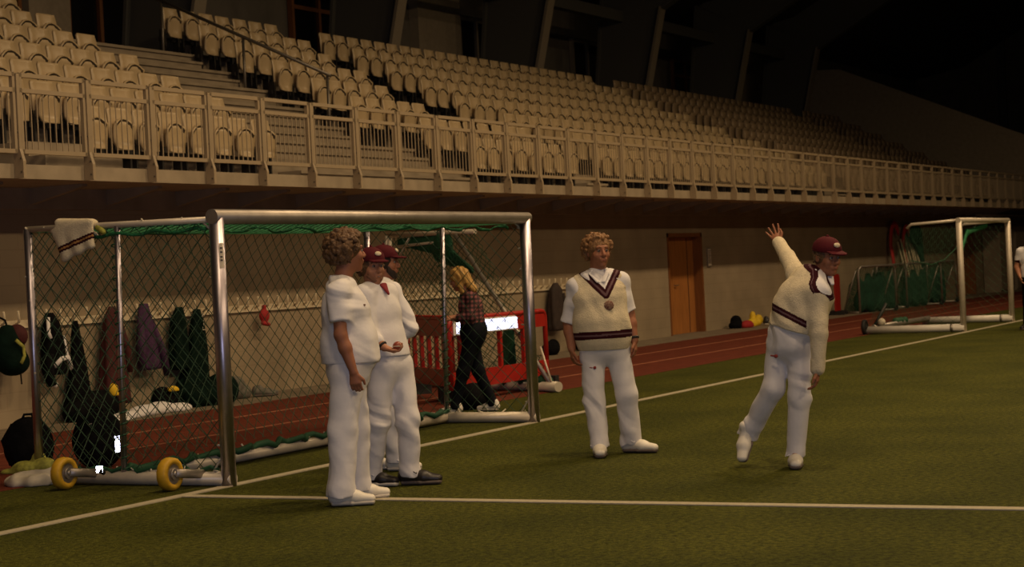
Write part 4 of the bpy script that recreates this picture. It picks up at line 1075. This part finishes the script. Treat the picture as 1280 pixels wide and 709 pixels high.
def cap_hat(root, c, F, sc=1., badge=True, tilt=0.):
    f, s, u = F; ax = np.stack([f, s, u])
    def P(a, b, d): return c+sc*(a*f+b*s+d*u)
    q = SDF(.006, .015); q.ell(P(-.008, 0, .045), np.array((.112, .094, .092))*sc, ax); q.cut(-u, P(0, 0, .034))
    o = q.build('cap', MARCAP, root)
    q = SDF(.005, .012)
    for b in np.linspace(-.055, .055, 7):
        L = .168-.55*b*b/.055*.055*12; q.ecap(P(.06, b, .044), P(max(.10, .165-12*b*b), b, .032), (.014*sc, .0065*sc), (.012*sc, .0055*sc), s)
    q.build('brim', MARCAP, o)
    q = SDF(.005, .004); q.ball(P(-.008, 0, .138), .011*sc); q.build('button', MARCAP, o)
    if badge:
        q = SDF(.004, .004); n_ = nrm(.9*f+.4*u); q.ell(P(.094, 0, .088), np.array((.012, .026, .018))*sc, np.stack([nrm(.88*f+.47*u), s, nrm(-.47*f+.88*u)])); q.build('badge', CREAM, o)
def torso_prims(q, J, T, g=0., k=.05):
    """T: list of (centre, halfwidth, halfdepth); wdir = across the body"""
    for (c0, w0, d0), (c1, w1, d1) in zip(T[:-1], T[1:]):
        q.ecap(c0, c1, (w0+g, d0+g), (w1+g, d1+g), J['S'], k)
def make_body(root, J, T, skin, armr=(.050, .042, .027), head=True, hands=None, sc=1., res=.0065):
    q = SDF(res, .03); torso_prims(q, J, T, -.012)
    q.cap(J['neck'], J['head']-.06*J['F'][2]-.012*J['F'][0], .062*sc, .056*sc, .03)
    for s in 'RL':
        q.cap(lerp(J['neck'], J['s'+s], .35), J['s'+s], .05, .052, .04)
        q.cap(J['s'+s], J['e'+s], armr[0], armr[1], .025); q.cap(J['e'+s], lerp(J['e'+s], J['w'+s], .35), armr[1], armr[1]*1.02, .02); q.cap(lerp(J['e'+s], J['w'+s], .35), J['w'+s], armr[1]*1.02, armr[2], .02)
        q.cap(J['hip'+s], J['k'+s], .080, .052, .03); q.cap(J['k'+s], J['a'+s], .052, .036, .03)
        f = nrm(J['t'+s]); q.cap(J['a'+s], J['a'+s]+.07*f-np.array((0, 0, .04)), .034, .03, .02)
        h = (hands or {}).get(s)
        if h: hand(q, J['w'+s], **h)
    add_head(q, J['head'], J['F'], sc)
    o = q.build('body', skin, root)
    return o
def trousers(root, J, T, m, r=(.105, .088, .085), hem=None, fold=.010, ph=0., split=None, waist=None):
    q = SDF(.0085, .035)
    for s in 'RL':
        d = nrm(J['a'+s]-J['k'+s]); e = J['a'+s]+d*.09; drop = .035 if hem is None else hem
        q.cap(J['hip'+s], J['k'+s], r[0], r[1], .035); q.cap(J['k'+s], J['a'+s], r[1], r[2]*.93, .035); q.cap(J['a'+s], e, r[2]*.93, r[2], .03)
        q.trim(nrm(d+np.array((0, 0, -.8))), J['a'+s]+d*drop, .21)
    torso_prims(q, J, T, .012, .05)
    q.disp = folds(fold*.8, 46, 33, ph)
    if waist is not None: q.cut((0, 0, 1), (0, 0, waist))
    o = q.build('trousers', m, root, split=split)
    return o
def place(name, label, x, y, dz=0.):
    a = math.atan2(y, x)                       # direction from the viewer's side of the pitch
    return tag(empty(name, (x, y, dz), a-math.pi/2), label, 'person')
def foot(root, J, s, upper, sole, laces=None, sc=1., tilt=None, lift=0.):
    t = J['t'+s]; a = J['a'+s]; f = nrm((t[0], t[1], 0))
    so = bpy.data.objects.new('shoe', None); COL.objects.link(so); so.parent = root; so.empty_display_size = .05
    shoe_mesh(so, upper, sole, sc, (a[0]-.02*f[0], a[1]-.02*f[1], lift if lift else .002), laces, (t[0], t[1]), tilt)
def A(*v): return np.array(v, float)

# ---------------------------------------------------------------- man in white polo shirt, curly hair, in profile
p1 = place('person', 'man with curly brown hair in white polo shirt and white trousers', 10.52, 6.78)
J = dict(S=A(0, 1, 0), head=A(.055, .02, 1.675), F=frame((.93, .37), .02), neck=A(.0, 0, 1.45),
         sR=A(-.02, -.185, 1.41), eR=A(-.02, -.235, 1.13), wR=A(.052, -.245, .885), sL=A(.02, .185, 1.41), eL=A(.0, .24, 1.12), wL=A(.08, .25, .89),
         hipR=A(.015, -.095, .90), kR=A(-.035, -.115, .49), aR=A(-.065, -.13, .10), tR=A(1, -.12, 0),
         hipL=A(.03, .095, .90), kL=A(.045, .12, .49), aL=A(.04, .16, .10), tL=A(1, .1, 0))
T = [(A(.0, 0, 1.42), .15, .09), (A(.02, 0, 1.28), .185, .135), (A(.035, 0, 1.08), .185, .165), (A(.035, 0, .97), .18, .165), (A(.02, 0, .88), .17, .135)]
make_body(p1, J, T, SKIN2, sc=1.04, hands={'R': dict(d=A(.12, .0, -1), palm_n=A(.2, 1, 0), curl=.75, thumb=A(1, 0, 0)), 'L': dict(d=A(.1, 0, -1), palm_n=A(0, -1, 0), curl=.6, thumb=A(1, 0, 0))})
face_parts(p1, J['head'], J['F'], 1.04, brows=HAIRB)
curls(p1, J['head'], J['F'], 1.04, HAIRB, 520, .116, 3, (.009, .019), side=.08)
q = SDF(.008, .04)
for s in 'RL':
    q.cap(J['s'+s], lerp(J['s'+s], J['e'+s], .9), .066, .074, .03); q.trim(J['e'+s]-J['s'+s], lerp(J['s'+s], J['e'+s], .70), .2)
torso_prims(q, J, T, .018)
for s in 'RL': q.cap(lerp(J['neck'], J['s'+s], .45), J['s'+s], .056, .064, .05)
q.disp = folds(.006, 52, 38, .4); q.cut((0, 0, -1), (0, 0, .935))
q.build('polo_shirt', WHITEF, p1)
cq = SDF(.006, .012)
for t in np.linspace(.5, 5.8, 15): cq.ell(A(.006+.072*math.cos(t), .066*math.sin(t), 1.475-.022*math.cos(t)), (.016, .016, .028))
cq.build('shirt_collar', WHITEF, p1)
MB().box((.142, -.13, 1.315), (.012, .02, .012), Matrix.Rotation(.7, 3, 'Z')).build('chest_logo', CRESTM, p1)
trousers(p1, J, T[3:], WHITET, (.108, .095, .098), waist=.96, fold=.011, ph=.7)
foot(p1, J, 'R', SHOEW, SOLEW, WHITEF, 1.12); foot(p1, J, 'L', SHOEW, SOLEW, WHITEF, 1.12)

# ---------------------------------------------------------------- smiling man in maroon cap, striding
p2 = place('person', 'smiling man in maroon cap and black shoes striding behind the white polo shirt', 11.42, 6.99)
J = dict(S=nrm(A(.75, .66, 0)), head=A(-.088, -.02, 1.575), F=frame((.50, -.86), -.04), neck=A(-.08, .0, 1.41),
         sR=A(-.15, -.12, 1.37), eR=A(-.13, -.18, 1.10), wR=A(-.03, -.24, 1.0), sL=A(.01, .10, 1.37), eL=A(.04, .22, 1.12), wL=A(-.03, .26, .90),
         hipR=A(-.05, -.06, .86), kR=A(-.10, -.06, .46), aR=A(-.17, .05, .10), tR=A(.9, -.45, 0),
         hipL=A(.07, .05, .86), kL=A(.115, -.02, .48), aL=A(.115, .0, .10), tL=A(1, -.25, 0))
T = [(A(-.075, 0, 1.37), .14, .085), (A(-.07, 0, 1.24), .165, .11), (A(-.045, 0, 1.06), .155, .115), (A(-.02, 0, .94), .155, .115), (A(-.005, 0, .86), .155, .115)]
make_body(p2, J, T, SKIN, hands={'R': dict(d=A(.9, -.05, -.35), palm_n=A(.2, -.2, 1), curl=1.0, thumb=A(0, -1, .3)), 'L': dict(d=A(-.3, -.6, -.6), palm_n=A(-1, 0, 0), curl=.6)})
face_parts(p2, J['head'], J['F'], 1., smile=True, brows=HAIRB); cap_hat(p2, J['head'], J['F'], 1.0)
curls(p2, J['head']-.02*J['F'][2], J['F'], .93, HAIRB, 60, .10, 5, (.010, .016), name='short_hair')
bd = SDF(.006, .012); f, s_v, u = J['F']
for b in np.linspace(-1, 1, 9): bd.ball(J['head']+f*(.072-.028*b*b)+s_v*.052*b-u*(.105-.035*b*b), .017)
bd.build('stubble_beard', mat('stubble', (.17, .075, .04), .8), p2)
q = SDF(.008, .04); torso_prims(q, J, T, .020)
for s in 'RL':
    q.cap(lerp(J['neck'], J['s'+s], .45), J['s'+s], .058, .072, .05); q.cap(J['s'+s], J['e'+s], .072, .058, .03); q.cap(J['e'+s], lerp(J['e'+s], J['w'+s], .55), .057, .05, .02)
q.disp = folds(.006, 52, 38, 1.4); q.cut((0, 0, -1), (0, 0, .93))
q.build('white_shirt', WHITEF, p2)
q = SDF(.006, .012); nf = nrm(A(.66, -.75, 0))
q.ecap(A(-.06, -.012, 1.44)+nf*.07, A(-.05, -.012, 1.37)+nf*.108, (.035, .012), (.008, .010), J['S']); q.build('maroon_neckline', mat('maroon_cloth', (.22, .012, .02), .8), p2)
trousers(p2, J, T[3:], WHITET, (.098, .082, .08), waist=.95, fold=.010, ph=2.1)
foot(p2, J, 'R', SHOEB, SOLEW, WHITEF, 1.1); foot(p2, J, 'L', SHOEB, SOLEG, BLKR, 1.15)
wt = MB(); wv = lerp(J['wR'], J['eR'], .12); dv = nrm(J['wR']-J['eR']); a1 = nrm(np.cross(dv, (0, 0, 1))); a2 = np.cross(dv, a1)
wt.tube([tuple(wv+.031*(a1*math.cos(t)+a2*math.sin(t))) for t in np.linspace(0, 2*math.pi, 17)[:-1]], .009, 6, closed=True); wt.build('watch', BLKR, p2, True)
bl_ = tag(empty('cricket_ball', tuple(Matrix.Rotation(p2.rotation_euler.z, 3, 'Z') @ Vector((.065, -.262, 1.005))+p2.location)), 'red leather ball held by the smiling man in the cap', 'ball')
q = SDF(.006, .002); q.ball((0, 0, 0), .034); q.build('leather', BALLR, bl_)
MB().tube([(.0345*math.cos(t), .0345*math.sin(t), 0) for t in np.linspace(0, 6.2832, 25)[:-1]], .0025, 5, closed=True).build('seam', TWINE, bl_, True)

# ---------------------------------------------------------------- bearded man in maroon cap, hand on hip, further back
p3 = place('person', 'bearded man in maroon cap with hand on hip behind the smiling man', 12.32, 7.52)
J = dict(S=nrm(A(.2, .98, 0)), head=A(-.012, 0, 1.605), F=frame((.98, -.18), -.02), neck=A(-.05, 0, 1.42),
         sR=A(.03, -.17, 1.38), eR=A(.16, -.22, 1.10), wR=A(.03, -.19, .98), sL=A(-.06, .17, 1.38), eL=A(-.1, .24, 1.12), wL=A(-.02, .2, .96),
         hipR=A(-.03, -.08, .87), kR=A(-.045, -.09, .47), aR=A(.0, -.02, .10), tR=A(.9, -.4, 0),
         hipL=A(-.06, .08, .87), kL=A(-.1, .1, .47), aL=A(-.2, .12, .10), tL=A(1, 0, 0))
T = [(A(-.045, 0, 1.39), .14, .085), (A(-.03, 0, 1.25), .175, .12), (A(-.02, 0, 1.07), .165, .13), (A(-.03, 0, .95), .165, .125), (A(-.04, 0, .87), .16, .12)]
make_body(p3, J, T, SKIN2, hands={'R': dict(d=A(-.6, .2, -.7), palm_n=A(0, 1, 0), curl=.5), 'L': dict(d=A(.2, 0, -1), palm_n=A(0, -1, 0), curl=.5)})
face_parts(p3, J['head'], J['F'], 1., brows=BEARD); cap_hat(p3, J['head'], J['F'], 1.0)
curls(p3, J['head']-.02*J['F'][2], J['F'], .93, BEARD, 60, .10, 6, (.010, .016), name='short_hair')
bd = SDF(.006, .012); f, s_v, u = J['F']
for b in np.linspace(-1, 1, 11):
    for dz in (0, .022): bd.ball(J['head']+f*(.074-.036*b*b)+s_v*.056*b-u*(.112-.045*b*b-dz), .018)
bd.build('beard', BEARD, p3)
q = SDF(.008, .04); torso_prims(q, J, T, .020)
for s in 'RL':
    q.cap(lerp(J['neck'], J['s'+s], .45), J['s'+s], .058, .072, .05); q.cap(J['s'+s], J['e'+s], .070, .060, .03); q.cap(J['e'+s], lerp(J['e'+s], J['w'+s], .85), .058, .045, .02)
q.disp = folds(.006, 52, 38, 2.4); q.cut((0, 0, -1), (0, 0, .92)); q.build('white_shirt', WHITEF, p3)
trousers(p3, J, T[3:], WHITET, (.098, .082, .082), waist=.95, fold=.010, ph=3.3)
foot(p3, J, 'R', SHOEW, SOLEW, WHITEF, 1.05); foot(p3, J, 'L', SHOEW, SOLEW, WHITEF, 1.05)

# ---------------------------------------------------------------- man in sleeveless cricket sweater, facing us
p4 = place('person', 'man with sandy curly hair in cream sleeveless cricket sweater with maroon trim', 13.47, 6.19)
J = dict(S=nrm(A(1, .12, 0)), head=A(-.065, -.02, 1.615), F=frame((.42, -.90), 0.), neck=A(-.075, .0, 1.41),
         sR=A(-.255, .0, 1.345), eR=A(-.325, .03, 1.06), wR=A(-.31, -.05, .855), sL=A(.10, .04, 1.365), eL=A(.155, .07, 1.10), wL=A(.185, .02, .895),
         hipR=A(-.145, 0, .86), kR=A(-.155, -.02, .46), aR=A(-.122, -.06, .10), tR=A(-.05, -1, 0),
         hipL=A(.04, .02, .86), kL=A(.105, .02, .47), aL=A(.125, .10, .10), tL=A(.93, -.5, 0))
T = [(A(-.075, 0, 1.37), .15, .085), (A(-.072, -.01, 1.24), .185, .125), (A(-.066, -.02, 1.06), .19, .145), (A(-.06, -.01, .95), .185, .14), (A(-.052, 0, .86), .18, .125)]
make_body(p4, J, T, SKIN2, armr=(.052, .045, .032), sc=1.06, hands={'R': dict(d=A(.08, -.1, -1), palm_n=A(1, .3, 0), curl=.7, thumb=A(.2, -1, 0)), 'L': dict(d=A(.05, -.1, -1), palm_n=A(-1, .2, 0), curl=.7, thumb=A(0, -1, 0))})
face_parts(p4, J['head'], J['F'], 1.06, brows=HAIRS)
curls(p4, J['head'], J['F'], 1.05, HAIRS, 460, .105, 8, (.008, .016))
sh = SDF(.007, .035)
for s, t1 in (('R', 1.0), ('L', .88)):
    sh.cap(J['s'+s], J['e'+s], .068, .062, .03); sh.cap(J['e'+s], J['e'+s]+.08*nrm(J['e'+s]-J['s'+s]), .062, .066, .03)
    sh.trim(J['e'+s]-J['s'+s], lerp(J['s'+s], J['e'+s], t1), .2)
torso_prims(sh, J, T[:3], .014)
for s in 'RL': sh.cap(lerp(J['neck'], J['s'+s], .45), J['s'+s], .055, .064, .05)
sh.cap(J['neck']-A(0, 0, .06), J['neck']+A(0, -.005, .03), .085, .07, .03)
sh.disp = folds(.006, 52, 38, .9)
sh.build('white_shirt', WHITEF, p4)
cq = SDF(.006, .012)
for b in (-1, 1):
    cq.ecap(A(-.07+.07*b, .045, 1.455), A(-.07+.055*b, -.06, 1.445), (.028, .012), (.03, .012), (0, 0, 1)); cq.ecap(A(-.07+.055*b, -.062, 1.44), A(-.055+.02*b, -.13, 1.37), (.034, .010), (.020, .010), (b, 0, .6))
cq.build('shirt_collar', WHITEF, p4)
q = SDF(.0065, .04); torso_prims(q, J, T, .024)
for s in 'RL': q.cap(lerp(J['neck'], J['s'+s], .5), lerp(J['neck'], J['s'+s], .84), .064, .078, .05)
q.ecap(A(-.066, -.02, 1.05), A(-.062, -.02, .965), (.208, .166), (.210, .168), J['S'], .03)
q.disp = folds(.006, 52, 38, .2); q.cut((0, 0, -1), (0, 0, .835)); 
VB = A(-.02, 1.265)
def vdist(C):
    d = np.full(len(C), 9.)
    for tx, tz in ((-.20, 1.455), (.085, 1.465)):
        a, b = VB, A(tx, tz); ab = b-a; t = np.clip(((C[:, [0, 2]]-a) @ ab)/(ab @ ab), 0, 1.3); d = np.minimum(d, np.linalg.norm(C[:, [0, 2]]-(a+t[:, None]*ab), axis=1))
    return d
def inside_v(C):
    m = np.ones(len(C), bool)
    for (tx, tz), sg in (((-.20, 1.455), 1), ((.085, 1.465), -1)):
        m &= sg*((C[:, 0]-VB[0])*(tz-VB[1])-(C[:, 2]-VB[1])*(tx-VB[0])) > 0
    return m & (C[:, 1] < .02)
fr = lambda C: C[:, 1] < .06
hz_ = lambda C: C[:, 2]-.955-.02*np.clip(C[:, 0]+.07, -.3, .3)
q.build('sleeveless_sweater', CREAM, p4, split=[
    (lambda C: inside_v(C) & (vdist(C) > .029), 'neck_opening', WHITEF),
    (lambda C: fr(C) & (vdist(C) < .029) & (vdist(C) > .008) , 'neck_trim', MAROON), (lambda C: fr(C) & (vdist(C) <= .008), 'neck_stripe', STRIPE),
    (lambda C: np.abs(hz_(C)) < .007, 'hem_stripe', STRIPE), (lambda C: np.abs(hz_(C)) < .030, 'hem_trim', MAROON)])
cst = SDF(.005, .004); cst.ell(A(-.0, -.178, 1.185), (.034, .012, .034)); 
for i in range(12): cst.ball(A(.033*math.cos(i*.5236), -.176, 1.185+.033*math.sin(i*.5236)), .008)
cst.build('crest', CRESTM, p4)
trousers(p4, J, T[3:], WHITET, (.098, .084, .082), waist=.93, fold=.010, ph=.2)
e_ = SDF(.004, .003); e_.ball(A(-.135, -.098, .70), .013); e_.cap(A(-.175, -.092, .703), A(-.155, -.097, .70), .005, .005); e_.build('trouser_emblem', mat('emblem_red', (.25, .03, .025), .7), p4)
foot(p4, J, 'R', SHOEW, SOLEG, WHITEF, 1.12); foot(p4, J, 'L', SHOEW, SOLEG, WHITEF, 1.15)
wt = MB(); wv = lerp(J['wL'], J['eL'], .10); dv = nrm(J['wL']-J['eL']); a1 = nrm(np.cross(dv, (0, 1, 0))); a2 = np.cross(dv, a1)
wt.tube([tuple(wv+.036*(a1*math.cos(t)+a2*math.sin(t))) for t in np.linspace(0, 2*math.pi, 17)[:-1]], .010, 6, closed=True); wt.build('watch', BLKR, p4, True)

# ---------------------------------------------------------------- bowler in long-sleeved cricket sweater
p5 = place('person', 'bowler in maroon cap and cream long-sleeved sweater with one arm flung back', 12.68, 4.43)
J = dict(S=nrm(A(.5, -.72, -.42)), head=A(.285, -.05, 1.485), F=frame((.62, -.78), -.16), neck=A(.20, -.02, 1.335),
         sR=A(.07, .14, 1.36), eR=A(.01, .36, 1.49), wR=A(-.05, .58, 1.60), sL=A(.20, -.15, 1.235), eL=A(.20, -.20, .95), wL=A(.175, -.20, .70),
         hipR=A(-.075, .05, .87), kR=A(-.135, .02, .565), aR=A(-.33, .22, .24), tR=A(-.45, -.9, 0),
         hipL=A(.055, -.03, .86), kL=A(.045, -.03, .50), aL=A(.0, .03, .11), tL=A(-.06, -1, 0))
T = [(A(.16, -.0, 1.31), .125, .095), (A(.135, -.02, 1.22), .165, .125), (A(.07, -.02, 1.06), .155, .125), (A(.0, 0, .96), .15, .12), (A(-.01, 0, .87), .15, .115)]
make_body(p5, J, T, SKIN2, hands={'R': dict(d=A(-.25, .55, .6), palm_n=A(-.3, -.8, .5), curl=.25, spread=.35, thumb=A(1, 0, .3)), 'L': dict(d=A(-.05, .0, -1), palm_n=A(-1, .2, 0), curl=.7, thumb=A(0, -1, 0))})
face_parts(p5, J['head'], J['F'], 1., brows=BEARD); cap_hat(p5, J['head'], J['F'], 1.03)
curls(p5, J['head']-.015*J['F'][2], J['F'], .90, HAIRB, 40, .098, 9, (.008, .012), name='short_hair')
q = SDF(.0065, .04); torso_prims(q, J, T, .030)
q.ecap(A(.10, -.01, 1.16), A(.075, 0, 1.12), (.195, .160), (.195, .160), A(1, 0, .55), .04)
q.trim(nrm(A(-.33, 0, -1)), (-.12, 0, 1.02))
for s in 'RL':
    q.cap(lerp(J['neck'], J['s'+s], .5), J['s'+s], .06, .078, .05); q.cap(J['s'+s], J['e'+s], .080 if s == 'L' else .075, .062 if s == 'L' else .058, .03); q.cap(J['e'+s], lerp(J['e'+s], J['w'+s], .97), .061 if s == 'L' else .056, .050, .02)
q.disp = folds(.006, 52, 38, 1.2)
ax5 = nrm(T[3][0]-T[1][0])
def hem5(C): return ((C[:, 2]-1.135)+.58*(C[:, 0]+.09))*.87
near = lambda C: (C[:, 0] < .24) & (np.abs(C[:, 2]-1.05) < .16) & ~((C[:, 1] < -.125) & (C[:, 0] > .115))
nk = J['neck']
def v5(C):
    # ring round the neck opening, dropping to a V in front
    d = C-(nk+A(.02, -.03, .02)); up5 = nrm(A(.42, -.30, .86)); h = d @ up5; fwd = nrm(A(.62, -.72, 0)); fr_ = d @ fwd
    return h+.9*np.clip(fr_-.015, 0, 1)
sel = lambda C: (np.linalg.norm(C-nk, axis=1) < .24)
q.build('cricket_sweater', CREAM, p5, split=[
    (lambda C: sel(C) & (v5(C) > .075), 'neck_opening', WHITEF), (lambda C: sel(C) & (v5(C) > .040), 'neck_trim', MAROON), (lambda C: sel(C) & (v5(C) > .032), 'neck_stripe', STRIPE), (lambda C: sel(C) & (v5(C) > .012), 'neck_trim', MAROON),
    (lambda C: near(C) & (np.abs(hem5(C)) < .006), 'hem_stripe', STRIPE), (lambda C: near(C) & (np.abs(hem5(C)) < .024), 'hem_trim', MAROON)])
cq = SDF(.006, .012); fwd = nrm(A(.62, -.78, 0)); rgt = nrm(np.cross(fwd, A(0, 0, 1)))
for b in (-1, 1):
    cq.ecap(nk-fwd*.03+rgt*.066*b+A(.01, 0, .05), nk+fwd*.06+rgt*.06*b+A(.01, 0, .035), (.03, .012), (.032, .012), (0, 0, 1)); cq.ecap(nk+fwd*.06+rgt*.058*b+A(.01, 0, .03), nk+fwd*.125+rgt*.028*b+A(.01, 0, -.045), (.034, .010), (.016, .010), rgt)
cq.build('shirt_collar', WHITEF, p5)
for s in 'L':
    q = SDF(.0065, .01); d = nrm(J['w'+s]-J['e'+s]); q.cap(J['w'+s]-d*.06, J['w'+s]-d*.004, .050, .048); q.build('ribbed_cuff', CREAM, p5)
trousers(p5, J, T[2:], WHITET, (.092, .078, .072), waist=1.04, fold=.010, ph=1.1)
e_ = SDF(.004, .003); e_.ball(A(-.105, -.10, .80), .014); e_.cap(A(-.14, -.085, .805), A(-.12, -.095, .802), .006, .006); e_.build('trouser_emblem', MATS['emblem_red'], p5)
foot(p5, J, 'L', SHOEW, SOLEG, WHITEF, 1.08); foot(p5, J, 'R', SHOEW, SOLEG, None, 1.08, tilt=.95, lift=.215)
for nm, m_, dz in (('sock', mat('maroon_sock', (.25, .06, .06), .8), .1),):
    q = SDF(.006, .01); q.cap(A(.0, .03, .08), A(.0, .03, .12), .045, .045); q.build(nm, m_, p5)

# ---------------------------------------------------------------- blonde woman walking behind the goal
p6 = place('person', 'blonde woman in plaid top and black leggings walking behind the goal', 17.5, 9.72)
J = dict(S=nrm(A(.35, .94, 0)), head=A(-.06, .0, 1.435), F=frame((-.85, .35), -.25), neck=A(.03, .0, 1.27),
         sR=A(.05, .14, 1.22), eR=A(-.02, .2, 1.02), wR=A(-.14, .18, 1.0), sL=A(.06, -.13, 1.22), eL=A(.05, -.18, 1.02), wL=A(-.13, -.14, 1.03),
         hipR=A(.03, .07, .82), kR=A(.10, .06, .44), aR=A(.235, .06, .09), tR=A(-.8, .4, 0),
         hipL=A(.06, -.07, .82), kL=A(-.06, -.08, .44), aL=A(-.165, -.08, .08), tL=A(-.95, .1, 0))
T = [(A(.045, 0, 1.23), .115, .08), (A(.055, 0, 1.12), .14, .105), (A(.06, 0, .99), .13, .10), (A(.075, 0, .88), .155, .12), (A(.065, 0, .81), .15, .115)]
make_body(p6, J, T, SKIN, armr=(.042, .036, .023), sc=.93, hands={'L': dict(d=A(-1, -.1, .05), palm_n=A(0, .3, -1), curl=.4, sc=.9, thumb=A(0, -1, .3)), 'R': dict(d=A(-1, 0, 0), palm_n=A(0, 0, -1), curl=.5, sc=.9)})
face_parts(p6, J['head'], J['F'], .93, brows=HAIRY)
hq = SDF(.008, .03); f, s_v, u = J['F']; hc = J['head']
hq.ell(hc+.025*u-.015*f, (.105, .09, .105), np.stack([f, s_v, u])); hq.ecap(hc-.06*f+.02*u, hc-.13*f-.16*u, (.085, .06), (.05, .035), s_v)
hq.ecap(hc-.03*s_v+.0*f, hc-.06*s_v-.02*f-.15*u, (.04, .05), (.03, .03), f); hq.ecap(hc+.06*s_v+.0*f, hc+.07*s_v-.01*f-.12*u, (.05, .03), (.03, .02), f)
hq.disp = lambda X, Y, Z: .006*np.sin(X*110+Y*70+np.sin(Z*30)*2)
hq.build('long_hair', HAIRY, p6)
q = SDF(.008, .035); torso_prims(q, J, T[:4], .016)
for s in 'RL':
    q.cap(lerp(J['neck'], J['s'+s], .5), J['s'+s], .045, .058, .04); q.cap(J['s'+s], J['e'+s], .060, .05, .03); q.cap(J['e'+s], lerp(J['e'+s], J['w'+s], .7), .050, .042, .02)
q.disp = folds(.006, 52, 38, .3); q.cut((0, 0, -1), (0, 0, .93)); q.build('plaid_top', PLAID, p6)
trousers(p6, J, T[2:], NAVY, (.092, .068, .055), waist=.97, fold=.005, ph=.5)
foot(p6, J, 'R', SHOEW, SOLEW, None, .95); foot(p6, J, 'L', SHOEW, SOLEW, None, .95)

# ---------------------------------------------------------------- player at the edge of view by the far goal
p7 = place('person', 'player in white shirt with maroon trim standing beside the far goal', 33.6, 7.22)
J = dict(S=A(1, 0, 0), head=A(.02, -.02, 1.62), F=frame((-.3, -.95), 0.), neck=A(.02, 0, 1.43),
         sR=A(-.17, .0, 1.38), eR=A(-.25, .02, 1.12), wR=A(-.20, -.14, .95), sL=A(.2, 0, 1.38), eL=A(.27, .05, 1.1), wL=A(.26, -.05, .88),
         hipR=A(-.07, 0, .87), kR=A(-.09, 0, .48), aR=A(-.12, .02, .10), tR=A(-.5, -.85, 0), hipL=A(.11, 0, .87), kL=A(.12, 0, .48), aL=A(.13, .02, .10), tL=A(.2, -1, 0))
T = [(A(.02, 0, 1.39), .15, .085), (A(.02, 0, 1.25), .18, .12), (A(.02, 0, 1.06), .17, .125), (A(.02, 0, .95), .17, .125), (A(.02, 0, .87), .165, .12)]
make_body(p7, J, T, SKIN, res=.01, hands={'R': dict(d=A(.2, -.3, -1), palm_n=A(1, 0, 0), curl=.5), 'L': dict(d=A(0, -.1, -1), palm_n=A(-1, 0, 0), curl=.5)})
face_parts(p7, J['head'], J['F'], 1., brows=HAIRB); curls(p7, J['head'], J['F'], .98, HAIRB, 90, .10, 12, (.012, .02), name='short_hair')
q = SDF(.01, .04); torso_prims(q, J, T, .018)
for s in 'RL': q.cap(lerp(J['neck'], J['s'+s], .5), J['s'+s], .06, .075, .05); q.cap(J['s'+s], lerp(J['s'+s], J['e'+s], .5), .075, .07, .03)
q.cut((0, 0, -1), (0, 0, .93)); q.build('white_shirt', WHITEF, p7, split=[(lambda C: (np.abs(C[:, 0]-.02) > .21) & (C[:, 2] < 1.24), 'sleeve_trim', MAROON)])
q = SDF(.01, .035); torso_prims(q, J, T[3:], .02)
for s in 'RL': q.cap(J['hip'+s], J['k'+s], .105, .085, .03); q.cap(J['k'+s], J['a'+s], .08, .065, .03)
q.build('tracksuit_trousers', BLACKC, p7)
foot(p7, J, 'R', SHOEB, SOLEG, None, 1.1); foot(p7, J, 'L', SHOEB, SOLEG, None, 1.1)
